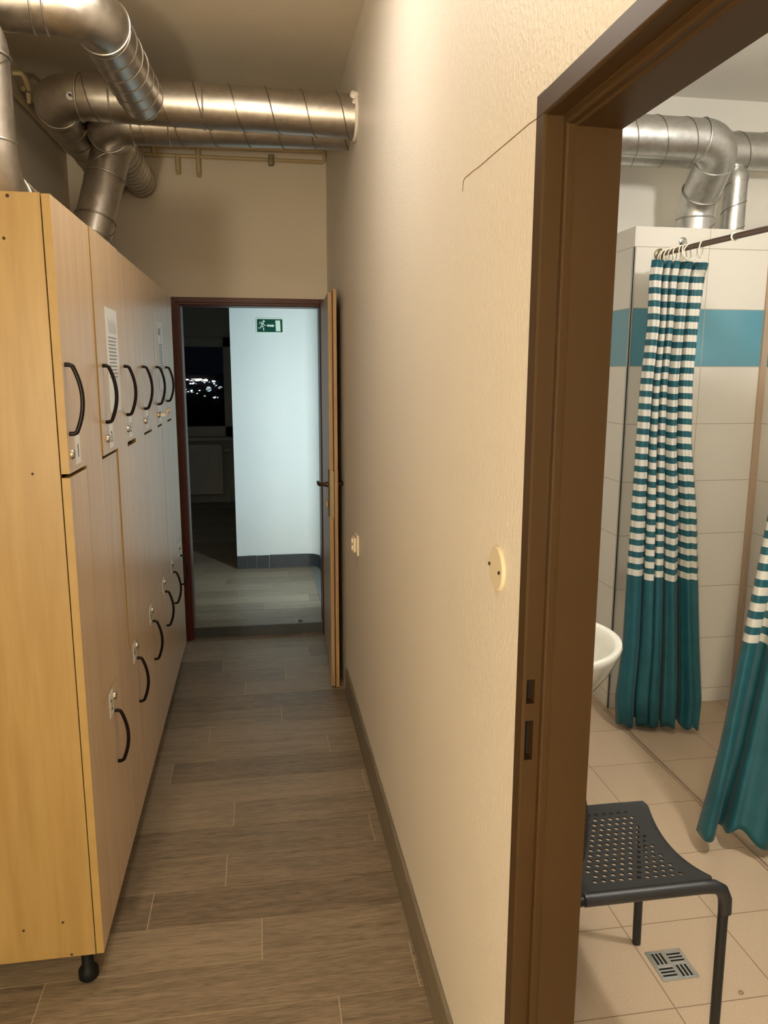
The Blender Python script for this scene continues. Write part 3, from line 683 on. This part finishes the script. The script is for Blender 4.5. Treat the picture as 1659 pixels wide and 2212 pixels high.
# branch dropping to the locker tops, then running along them toward the camera and up again
t3 = thing('ventilation_duct', 'silver duct dropping onto the locker tops and rising again at the left edge', 'duct', (-0.65, 3.0, 2.07))
A = Vector((-0.598, 3.70, 2.55)); C3 = Vector((-0.712, 3.60, 2.075))
pts, s, e = corner_bend(C3, C3-A, (0.004, -1, 0.0), 0.11)
run(t3, A, s, pitch=0.4, ph=2.0, R=RD+0.002); bend(t3, pts)
Pn = Vector((-0.705, 2.33, 2.075))
pts2, s2, e2 = corner_bend(Pn, (0, -1, 0), (0.0, 0, 1), 0.12)
run(t3, e, s2, pitch=0.11, ph=0.4); bend(t3, pts2)
Pt = Vector((-0.705, 2.33, 2.52)); pts3, s3, e3 = corner_bend(Pt, (0, 0, 1), (-1, 0, 0), 0.12)
run(t3, e2, s3, pitch=0.3, ph=0.4); bend(t3, pts3); run(t3, e3, (XL-0.01, 2.33, 2.52), pitch=0.3)
for c_, ax in ((A.lerp(s, 0.35), s-A), (A.lerp(s, 0.80), s-A)):
    bm = bmesh.new(); torus(bm, c_, ax, RD+0.004, 0.0035, 36, 8); rel(finish('coupling', bm, M['duct'], smooth=True), t3)

# cream pipes on the end wall
tp = thing('heating_pipe', 'cream painted double pipe run high on the end wall under the ducts', 'pipe', (0, 4.52, 2.75))
bm = bmesh.new(); tube(bm, [(-0.75, 4.525, 2.772), (0.385, 4.525, 2.782)], 0.011, 12); tube(bm, [(0.385, 4.525, 2.782), (0.39, 4.525, 2.74), (0.38, 4.525, 2.728), (-0.75, 4.525, 2.728)], 0.010, 12)
rel(finish('pipe_run', bm, M['pipe'], smooth=True), tp)
for x_, za, zb_ in ((-0.398, 2.728, 2.645), (-0.290, 2.790, 2.635), (-0.52, 2.772, 2.728)):
    bm = bmesh.new(); tube(bm, [(x_, 4.522, za), (x_, 4.522, zb_+0.012), (x_, 4.545, zb_)], 0.0125, 12); rel(finish('pipe_drop', bm, M['pipe'], smooth=True), tp)
bm = bmesh.new(); box(bm, (0.083, 4.505, 2.700), (0.112, 4.548, 2.752)); lathe(bm, (0.098, 4.505, 2.725), (0, -1, 0), [(0, 0.009), (0.008, 0.008)], 12)
rel(finish('pipe_clip', bm, M['brass'], bevel=0.004), tp)
tp = thing('heating_pipe', 'cream pipe pair along the top of the left wall with a corner valve', 'pipe', (XL, 3.9, 2.76))
bm = bmesh.new(); tube(bm, [(XL+0.018, 3.72, 2.765), (XL+0.018, 4.53, 2.765)], 0.010, 12); tube(bm, [(XL+0.018, 3.40, 2.70), (XL+0.018, 4.53, 2.72)], 0.010, 12)
rel(finish('pipe_run', bm, M['pipe'], smooth=True), tp)
bm = bmesh.new(); tube(bm, [(XL, 3.66, 2.805), (XL+0.035, 3.66, 2.805), (XL+0.042, 3.68, 2.79), (XL+0.042, 3.72, 2.765)], 0.011, 12); lathe(bm, (XL+0.042, 3.71, 2.745), (0, 0, -1), [(0, 0.010), (0.025, 0.010), (0.025, 0.008), (0.04, 0.008)], 8)
rel(finish('valve', bm, M['pipe'], smooth=True), tp)

# ------------------------------------------------------------------ small things on the corridor wall
so = thing('wall_socket', 'cream double socket low on the right wall near the open door', 'socket', (XW, 3.19, 0.866))
bm = bmesh.new(); prism(bm, [(3.155, 0.822), (3.235, 0.822), (3.243, 0.830), (3.243, 0.905), (3.235, 0.913), (3.155, 0.913), (3.147, 0.905), (3.147, 0.830)], 'X', XW-0.009, XW); rel(finish('base', bm, M['plastic'], bevel=0.002), so)
bm = bmesh.new(); box(bm, (XW-0.022, 3.165, 0.838), (XW-0.009, 3.225, 0.900)); rel(finish('cover', bm, M['plastic'], bevel=0.004), so)
for z_ in (0.853, 0.884):
    bm = bmesh.new(); lathe(bm, (XW-0.021, 3.195, z_), (-1, 0, 0), [(0, 0.014), (0.006, 0.013)], 18); rel(finish('outlet', bm, M['plastic'], smooth=True), so)
cv = thing('junction_box_cover', 'round cream cover plate with two screws on the right wall', 'cover plate', (XW, 1.243, 1.264))
bm = bmesh.new(); lathe(bm, (XW, 1.243, 1.264), (-1, 0, 0), [(0, 0.0395), (0.003, 0.0395), (0.0055, 0.037)], 48); rel(finish('plate', bm, M['cover'], smooth=True), cv)
for y_, z_ in ((1.274, 1.2655), (1.2185, 1.2625)):
    bm = bmesh.new(); lathe(bm, (XW-0.005, y_, z_), (-1, 0, 0), [(0, 0.0032), (0.003, 0.0028)], 12); rel(finish('screw', bm, M['screw'], smooth=True), cv)
cr = [(1.100, 1.950), (1.16, 1.9545), (1.24, 1.956), (1.34, 1.958), (1.424, 1.959), (1.47, 1.9615), (1.522, 1.962), (1.532, 1.958), (1.535, 1.941)]
bm = bmesh.new(); tube(bm, [(XW-0.0002, a, b_) for a, b_ in cr], 0.0009, 5)  # crack drawn as a thin dark tube lying on the wall
tag(finish('wall_crack', bm, M['crack']), 'thin dark hairline running over the wall from the brown frame corner', 'crack')

# ------------------------------------------------------------------ bathroom shell
boxes('floor_bathroom', [((XB-0.08, -2.5, -0.03), (3.4, 3.75, -0.0005))], M['floortile'], kind='structure')
boxes('ceiling_bathroom', [((XB, -2.6, CEIL), (3.5, 3.75, CEIL+0.1))], M['bath_paint'], kind='structure')
boxes('wall_bathroom_back', [((XB, 3.65, 0), (3.4, 3.75, CEIL))], M['bath_paint'], kind='structure')
boxes('wall_bathroom_right', [((3.3, -2.5, 0), (3.4, 3.65, CEIL))], M['bath_paint'], kind='structure')
boxes('wall_bathroom_left', [((XB, 1.10, 0), (XB+0.012, 3.65, CEIL)), ((XB, -2.5, 0), (XB+0.012, 0.22, CEIL)), ((XB, 0.22, 1.98), (XB+0.012, 1.10, CEIL))], M['bath_paint'], kind='structure')
ZX = 2.214
boxes('wall_shower_back', [((1.622, 3.27, 0), (2.29, 3.645, ZX))], M['tile'], kind='structure')
boxes('wall_shower_right', [((2.292, 3.10, 0), (3.29, 3.645, ZX))], M['tile'], kind='structure')
# metal trim on the shower block corner, beige profiles at the right return
boxes('trim_2', [((1.617, 3.264, 0.0), (1.627, 3.2695, 2.128)), ((1.6165, 3.264, 0.0), (1.6215, 3.276, 2.128))], M['metal_trim'], kind='structure')
boxes('trim_3', [((2.262, 3.256, 0.0), (2.2915, 3.2695, ZX))], M['trim_beige'], kind='structure')
boxes('trim_4', [((2.288, 3.085, 0.0), (2.320, 3.0995, ZX))], M['trim_beige'], kind='structure')
boxes('trim_5', [((1.594, 0.6, 0.0), (1.601, 3.26, 0.006)), ((1.608, 0.6, 0.0), (1.615, 3.26, 0.006))], M['trim_beige'], kind='structure')

# ducts in the bathroom
tb = thing('ventilation_duct', 'bright silver duct in the bathroom whose elbow drops onto the tiled block', 'duct', (1.9, 3.2, 2.5))
PB = Vector((1.915, 3.130, 2.532)); KB = Vector((1.955, 3.372, 2.335)); dn = KB-PB
pts, s, e = corner_bend(PB, (1, -0.035, -0.012), dn, 0.112)
run(tb, (XB+0.005, 3.19, 2.560), s, mat='duct_b', pitch=0.125, ph=0.6, R=RD)
bend(tb, pts, mat='duct_b'); mid = e+dn.normalized()*0.05

e1 = e; pts, s, e = corner_bend(KB, dn, (0, 0, -1), 0.13)
mid = s; run(tb, e1, s, mat='duct_b', pitch=0.6)
bend(tb, pts, mat='duct_b'); run(tb, e, (e.x, e.y, 2.18), mat='duct_b', pitch=0.25, ph=1.5)
bm = bmesh.new(); torus(bm, mid, dn, RD+0.003, 0.003, 36, 8); rel(finish('coupling', bm, M['seam'], smooth=True), tb)
tb = thing('ventilation_duct', 'silver duct along the bathroom back wall behind the elbow', 'duct', (2.2, 3.45, 2.6))
run(tb, (XB+0.005, 3.47, 2.585), (3.29, 3.47, 2.60), mat='duct_b', pitch=0.14)
bm = bmesh.new(); torus(bm, (2.46, 3.47, 2.596), (1, 0.1, 0), RD+0.003, 0.004, 36, 8); rel(finish('coupling', bm, M['duct_b'], smooth=True), tb)
tb2 = thing('ventilation_duct', 'short narrow silver duct standing on the tiled block beside the elbow', 'duct', (2.24, 3.47, 2.214))
bm = bmesh.new(); lathe(bm, (2.20, 3.47, 2.16), (0, 0, 1), [(0, 0.052), (0.30, 0.052), (0.30, 0.054), (0.33, 0.054), (0.35, 0.047), (0.375, 0.03)], 32); helix(bm, [(2.20, 3.47, 2.2), (2.20, 3.47, 2.45)], 0.052, 0.11, 0.5, 0.002, 1)
rel(finish('spiral_pipe', bm, [M['duct_b'], M['seam']], smooth=True), tb2)
bm = bmesh.new(); torus(bm, (2.20, 3.47, 2.236), (0, 0, 1), 0.0525, 0.004, 36, 8); rel(finish('rubber_ring', bm, M['darkline'], smooth=True), tb2)

# ------------------------------------------------------------------ shower rod, rings, hook, curtains
RA, RB = Vector((1.737, 3.268, 2.100)), Vector((1.806, 2.630, 2.100))
RDIR = (RB-RA).normalized(); REND = RA+RDIR*2.6
rd = thing('shower_curtain_rod', 'brown metal shower rod fixed to the tiled wall', 'curtain rod', RA)
bm = bmesh.new(); tube(bm, [RA, REND], 0.0115, 18); rel(finish('rod', bm, M['rod'], smooth=True), rd)
bm = bmesh.new(); lathe(bm, RA, RDIR, [(0, 0.024), (0.006, 0.024), (0.009, 0.016), (0.02, 0.014)], 24); rel(finish('flange', bm, M['brass'], smooth=True), rd)
def onrod(y): return RA+RDIR*((RA.y-y)/-RDIR.y)
def ring_mesh():
    bm = bmesh.new(); torus(bm, (0, 0, 0), (0, 1, 0), 0.026, 0.0026, 28, 8)
    for v in bm.verts: v.co.z *= 1.25
    me = bpy.data.meshes.new('curtain_ring'); bm.to_mesh(me); bm.free(); me.materials.append(M['whiteplastic'])
    me.polygons.foreach_set('use_smooth', [True]*len(me.polygons)); return me
rm = ring_mesh()
ys = [3.235, 3.215, 3.190, 3.160, 3.135, 3.105, 3.080, 3.055]
for i, y_ in enumerate(ys):
    o = bpy.data.objects.new('curtain_ring', rm); COL.objects.link(o); p = onrod(y_); o.location = (p.x, y_, p.z-0.0185); o.rotation_euler = (random.uniform(-.25, .25), 0, random.uniform(-0.5, 0.5))
    tag(o, 'white ring in the bunch holding the far striped curtain on its rod', 'curtain ring', 'white rings bunched above the far curtain')
o = bpy.data.objects.new('curtain_ring', rm); COL.objects.link(o); p = onrod(2.99); o.location = (p.x, p.y, p.z-0.019); o.rotation_euler = (0.1, 0, 0.75)
tag(o, 'front white ring of the far curtain, standing apart from the bunch', 'curtain ring')
bm = bmesh.new(); p = onrod(2.80); torus(bm, p, RDIR, 0.0135, 0.003, 24, 8)
tag(finish('rod_clip', bm, M['whiteplastic'], smooth=True), 'small white clip alone on the brown shower rod', 'clip')
hk = thing('wall_hook', 'round chrome hook on the white tiles above the rod', 'hook', (1.843, 3.268, 2.155))
bm = bmesh.new(); lathe(bm, (1.843, 3.27, 2.156), (0, -1, 0), [(0, 0.019), (0.004, 0.0185), (0.007, 0.013)], 28); rel(finish('disc', bm, M['chrome'], smooth=True), hk)
bm = bmesh.new(); tube(bm, [(1.843, 3.263, 2.156), (1.843, 3.245, 2.154), (1.843, 3.238, 2.145), (1.843, 3.236, 2.134), (1.843, 3.228, 2.130)], 0.0035, 8); rel(finish('prong', bm, M['chrome'], smooth=True), hk)

def interp(tab, z):
    if z >= tab[0][0]: return tab[0][1:]
    for i in range(len(tab)-1):
        if tab[i+1][0] <= z <= tab[i][0]:
            t = (tab[i][0]-z)/(tab[i][0]-tab[i+1][0]); t = t*t*(3-2*t) if False else t
            return tuple(a+(c-a)*t for a, c in zip(tab[i][1:], tab[i+1][1:]))
    return tab[-1][1:]
def curtain(name, label, tab, folds, ztop, zbot_fn, nfold, amp, sag, tail):
    """tab rows: z, xl, yl, xr, yr, amp scale. folds: list of (u, phase step) that shape the pleats"""
    NU, NV = 260, 90; bm = bmesh.new(); uvl = bm.loops.layers.uv.new('cloth'); G = []
    us = np.linspace(0, 1, NU)
    knots = np.cumsum([0]+folds); knots = knots/knots[-1]
    def phase(u):   # pleat phase: one pi step per knot interval
        k = np.searchsorted(knots, u, 'right')-1; k = min(k, len(folds)-1)
        return math.pi*(k + (u-knots[k])/(knots[k+1]-knots[k]))
    ph = [phase(u) for u in us]
    for j in range(NV):
        v = j/(NV-1); row = []
        for i in range(NU):
            u = us[i]; zb = zbot_fn(u); z = ztop(u) + (zb-ztop(u))*v
            xl, yl, xr, yr, am = interp(tab, z)
            a = Vector((xl, yl, 0)); c = Vector((xr, yr, 0)); d = (c-a); n = Vector((d.y, -d.x, 0)).normalized(); t_ = d.normalized()
            w_ = math.sin(ph[i]); w_ = math.copysign(abs(w_)**0.6, w_); k2 = math.sin(2*ph[i])
            wob = 0.35*math.sin(3.1*z+ph[i]*0.7)+0.2*math.sin(7.3*z+u*9)
            off = amp*am*(w_ + 0.25*wob + 0.16*math.sin(u*61+1.5*z))
            lat = -0.16*d.length/ len(folds)*2.0*k2*(0.6+0.4*math.sin(1.3*z+u*5))
            lat *= min(1, u*12, (1-u)*12)
            if tail and u > 0.5:
                t2 = Vector((tail[0], tail[1], 0)); d2 = t2-c; n = Vector((d2.y, -d2.x, 0)).normalized()
                p = c + d2*((u-0.5)*2) + n*off
            elif tail: p = a + d*u*2 + n*off + t_*lat
            else: p = a + d*u + n*off + t_*lat
            row.append((bm.verts.new((p.x, p.y, z)), (u, (ztop(u)-z)+sag*math.sin(ph[i]*0.5+1)*v)))
        G.append(row)
    for j in range(NV-1):
        for i in range(NU-1):
            q = (G[j][i], G[j][i+1], G[j+1][i+1], G[j+1][i]); f = bm.faces.new([x[0] for x in q])
            for l, x in zip(f.loops, q): l[uvl].uv = x[1]
    me = bpy.data.meshes.new(name); bm.to_mesh(me); bm.free(); me.polygons.foreach_set('use_smooth', [True]*len(me.polygons))
    o = link(name, me, M['curtain']); md = o.modifiers.new('t', 'SOLIDIFY'); md.thickness = 0.0012
    tag(o, label, 'shower curtain'); return o
tab1 = [(2.05, 1.632, 3.13, 1.870, 3.10, 0.55), (1.98, 1.625, 3.13, 1.855, 3.10, 0.6), (1.80, 1.625, 3.12, 1.835, 3.09, 0.8), (1.55, 1.610, 3.12, 1.825, 3.08, 0.9), (1.30, 1.600, 3.11, 1.83, 3.06, 1.0), (1.0, 1.592, 3.10, 1.862, 3.03, 1.0),
        (0.70, 1.585, 3.09, 1.880, 3.01, 1.05), (0.4, 1.580, 3.08, 1.90, 2.99, 1.2), (0.15, 1.560, 3.08, 1.925, 2.98, 1.3), (0.0, 1.572, 3.08, 1.92, 2.98, 1.3)]
curtain('shower_curtain', 'teal and white striped shower curtain hanging full length by the tiled block', tab1, [2.0, .35, 1.0, .3, 1.15, .35, 1.7, .4, 2.4],
        lambda u: 2.055-0.012*u, lambda u: 0.022+0.014*math.sin(u*23)**2, 13, 0.036, 0.012, 0)
# loose front flap of the far curtain: its outer top corner falls forward to the right
tab2 = [(2.05, 1.78, 2.25, 2.02, 2.12, 0.8), (1.6, 1.73, 2.24, 2.0, 2.1, 0.9), (1.14, 1.612, 2.22, 1.95, 2.10, 1.0), (0.70, 1.560, 2.22, 1.90, 2.08, 1.1), (0.35, 1.505, 2.21, 1.86, 2.07, 1.2), (0.05, 1.440, 2.20, 1.82, 2.07, 1.5)]
curtain('shower_curtain', 'nearer teal curtain at the right edge, its hem pulled toward the chair', tab2, [1.0, .7, 3.2, .6, 2.2, .8, 1.5, .9, 1.6, .8, 1.7],
        lambda u: 2.055, lambda u: 0.055 - 0.03*min(1, u*3)+0.05*math.exp(-((u-0.17)/0.05)**2), 7, 0.035, 0.02, (1.93, 1.05))

# ------------------------------------------------------------------ washbasin
sk = thing('washbasin', 'white ceramic washbasin half hidden behind the brown frame', 'sink', (XB+0.012, 2.0, 0.85))
bm = bmesh.new(); cx, cy, ax_, ay_ = 0.720, 2.01, 0.258, 0.262
prof = [(0.40, -0.165), (0.62, -0.150), (0.80, -0.110), (0.92, -0.06), (0.985, -0.015), (1.0, -0.003), (0.99, 0.004), (0.95, 0.006), (0.915, 0.000), (0.87, -0.03), (0.80, -0.08), (0.66, -0.125), (0.40, -0.150), (0.10, -0.160)]
rings = []; NS = 64
for s_, dz in prof:
    row = []
    for k in range(NS):
        a = 2*math.pi*k/NS; px = cx+ax_*s_*math.cos(a)*(1.1 if math.cos(a) > 0 else 0.95); py = cy+ay_*s_*math.sin(a)
        px = max(px, XB+0.0125); row.append(bm.verts.new((px, py, 0.85+dz)))
    rings.append(row)
for i in range(len(rings)-1):
    for k in range(NS): bm.faces.new((rings[i][k], rings[i][(k+1) % NS], rings[i+1][(k+1) % NS], rings[i+1][k]))
bm.faces.new(rings[0]); bm.faces.new(rings[-1])
rel(finish('basin', bm, M['white'], smooth=True), sk)

# ------------------------------------------------------------------ chair
ch = thing('chair', 'dark perforated metal chair standing on the bathroom tiles', 'chair', (0.85, 1.58, 0))
def seat_pt(a, c):
    """a in 0..1 from back (low x) to front (high x); c in 0..1 from near (low y) to far"""
    x = 0.685 + 0.330*a; y = 1.452 + 0.333*c
    # saddle: the front edge bows inward and down in its middle, the near and far sides meet the tubes
    bow = 4*c*(1-c); x -= 0.026*bow*a**3; z = 0.4462 - 0.013*bow**0.8*(0.4+0.6*a)
    z -= 0.010*max(0, (a-0.94)/0.06)**2*bow - 0.0; z -= 0.008*max(0, (0.05-a)/0.05)
    x -= 0.014*max(0, (abs(c-0.5)-0.43)/0.07)**2*max(0, (a-0.85)/0.15)
    return Vector((x, y, z))
bm = bmesh.new(); nx, ny = 11, 14; hr = 0.0063; SX, SY = 0.330, 0.333
a0_ = 0.036/SX; a1_ = a0_+nx*0.0218/SX; c0_ = 0.026/SY; c1_ = c0_+ny*0.0198/SY; da = (a1_-a0_)/nx; dc = (c1_-c0_)/ny
cache = {}
def V(a, c):
    k = (round(a, 5), round(c, 5))
    if k not in cache: cache[k] = bm.verts.new(seat_pt(a, c))
    return cache[k]
def cell(a, c, w_, h_, hole):
    cs = [(a, c), (a+w_/2, c), (a+w_, c), (a+w_, c+h_/2), (a+w_, c+h_), (a+w_/2, c+h_), (a, c+h_), (a, c+h_/2)]
    if not hole: bm.faces.new([V(*p) for p in cs]); return
    ca, cc = a+w_/2, c+h_/2; angs = [225, 270, 315, 0, 45, 90, 135, 180]; inner = []
    for an in angs:
        t = math.radians(an); inner.append(V(ca+hr/SX*math.cos(t), cc+hr/SY*math.sin(t)))
    # extra inner points for roundness
    mids = []
    for q in range(8):
        t = math.radians(angs[q]+22.5); mids.append(V(ca+hr/SX*math.cos(t), cc+hr/SY*math.sin(t)))
    for q in range(8):
        n_ = (q+1) % 8; bm.faces.new((V(*cs[q]), V(*cs[n_]), inner[n_], mids[q], inner[q]))
for r_ in range(ny):
    c = c0_+r_*dc; off = (da/2 if r_ % 2 else 0)
    if off: 
        cell(a0_, c, da/2, dc, False); cell(a1_-da/2, c, da/2, dc, False)
    for q in range(nx - (1 if off else 0)):
        a = a0_+off+q*da
        lim = 1.0
        cell(a, c, da, dc, True)
def grid(a0g, a1g, c0g, c1g, na, nc):
    for i in range(na):
        for j in range(nc):
            aa, ab = a0g+(a1g-a0g)*i/na, a0g+(a1g-a0g)*(i+1)/na; ca, cb = c0g+(c1g-c0g)*j/nc, c0g+(c1g-c0g)*(j+1)/nc
            bm.faces.new((V(aa, ca), V(ab, ca), V(ab, cb), V(aa, cb)))
grid(0, a0_, 0, c0_, 4, 6); grid(a0_, a1_, 0, c0_, nx*2, 6); grid(a1_, 1, 0, c0_, 4, 6)
grid(0, a0_, c1_, 1, 4, 5); grid(a0_, a1_, c1_, 1, nx*2, 5); grid(a1_, 1, c1_, 1, 4, 5)
grid(0, a0_, c0_, c1_, 4, ny*2); grid(a1_, 1, c0_, c1_, 4, ny*2)
me = bpy.data.meshes.new('seat'); bmesh.ops.recalc_face_normals(bm, faces=bm.faces[:]); bm.to_mesh(me); bm.free(); me.polygons.foreach_set('use_smooth', [True]*len(me.polygons))
o = link('seat', me, M['chair']); md = o.modifiers.new('t', 'SOLIDIFY'); md.thickness = 0.004; md.offset = -1; rel(o, ch)
md = o.modifiers.new('edges', 'EDGE_SPLIT'); md.split_angle = 0.9
RT = 0.0115
# each side is one bent tube: side rail and front leg; the rear leg runs up into the back
ZR = 0.432
for yy, foot_y, o_ in ((1.452, 1.445, 0.012), (1.785, 1.795, -0.018)):
    P = [Vector((0.672, yy, ZR-0.004)), Vector((0.705, yy, ZR)), Vector((0.76, yy, ZR)), Vector((0.965+o_, yy, ZR))]
    P += [Vector((0.995+o_, yy, ZR-0.003)), Vector((1.014+o_, yy, ZR-0.015)), Vector((1.023+o_, yy, ZR-0.038)), Vector((1.025+o_, yy, ZR-0.07))]
    P += [Vector((1.030+o_*0.6, foot_y, 0.0))]
    bm = bmesh.new(); tube(bm, P, 0.0118, 16); rel(finish('front_leg', bm, M['chairleg'], smooth=True), ch)
    bm = bmesh.new(); tube(bm, [(0.640, yy, 0.74), (0.652, yy, 0.60), (0.660, yy, 0.47), (0.654, yy-0.004, 0.425), (0.625, yy-0.02, 0.32), (0.560, yy-0.03, 0.0)], 0.0118, 16); rel(finish('rear_leg', bm, M['chairleg'], smooth=True), ch)
    bm = bmesh.new(); tube(bm, [(0.690, yy, ZR), (0.80, yy, ZR), (0.967+o_, yy, ZR), (0.997+o_, yy, ZR-0.0025), (1.0165+o_, yy, ZR-0.014), (1.0265+o_, yy, ZR-0.037), (1.029+o_, yy, ZR-0.072)], [0.0156]*6+[0.0150], 18)
    rel(finish('rolled_edge', bm, M['chair'], smooth=True), ch)
bm = bmesh.new(); NU_, NV_ = 18, 10; g = []
for i in range(NU_+1):
    row = []
    for j in range(NV_+1):
        c = i/NU_; h_ = j/NV_; bow = 4*c*(1-c)
        row.append(bm.verts.new((0.690-0.020*h_+0.016*math.sin(math.pi*h_)-0.035*bow, 1.462+0.315*c, 0.52+0.21*h_)))
    g.append(row)
for i in range(NU_):
    for j in range(NV_): bm.faces.new((g[i][j], g[i+1][j], g[i+1][j+1], g[i][j+1]))
o = finish('backrest', bm, M['chair'], smooth=True); md = o.modifiers.new('t', 'SOLIDIFY'); md.thickness = 0.005; rel(o, ch)

# ------------------------------------------------------------------ floor drain
dr = thing('floor_drain', 'square steel drain grate in the bathroom floor by the chair leg', 'drain', (1.075, 1.702, 0))
bm = bmesh.new(); x0_, x1_, y0_, y1_ = 1.023, 1.127, 1.650, 1.754
def bar(a, b_, z1_=0.0025): box(bm, (a[0], a[1], 0.0), (b_[0], b_[1], z1_))
f_ = 0.008
bar((x0_, y0_), (x1_, y0_+f_)); bar((x0_, y1_-f_), (x1_, y1_)); bar((x0_, y0_+f_), (x0_+f_, y1_-f_)); bar((x1_-f_, y0_+f_), (x1_, y1_-f_))
cxm, cym = (x0_+x1_)/2, (y0_+y1_)/2
bar((cxm-0.0035, y0_+f_), (cxm+0.0035, y1_-f_)); bar((x0_+f_, cym-0.0035), (cxm-0.0035, cym+0.0035)); bar((cxm+0.0035, cym-0.0035), (x1_-f_, cym+0.0035))
for qx, qy, ver in ((0, 0, 0), (1, 0, 1), (0, 1, 1), (1, 1, 0)):
    ax0 = x0_+f_ if qx == 0 else cxm+0.0035; ax1 = cxm-0.0035 if qx == 0 else x1_-f_
    ay0 = y0_+f_ if qy == 0 else cym+0.0035; ay1 = cym-0.0035 if qy == 0 else y1_-f_
    n = 4
    for i in range(n):
        if ver: w_ = (ax1-ax0)/(2*n-1+2)*1.0; s_ = ax0+(ax1-ax0)*(i)/(n-1)*0.86; bar((s_, ay0), (s_+0.0055, ay1))
        else: s_ = ay0+(ay1-ay0)*(i)/(n-1)*0.86; bar((ax0, s_), (ax1, s_+0.0055))
rel(finish('grate', bm, M['chrome'], bevel=0.0004), dr)
bm = bmesh.new(); box(bm, (x0_+0.002, y0_+0.002, -0.0003), (x1_-0.002, y1_-0.002, 0.0004)); rel(finish('drain_shade', bm, M['hole']), dr)  # thin near-black sheet standing for the shade below the grate
bm = bmesh.new(); torus(bm, (1.205, 1.585, 0.001), (0, 0, 1), 0.0055, 0.001, 20, 6)
tag(finish('hair_tie', bm, simple('brown_ring', (0.25, 0.14, 0.07), 0.5), smooth=True), 'tiny ring lying on the bathroom floor tiles at the right', 'ring')
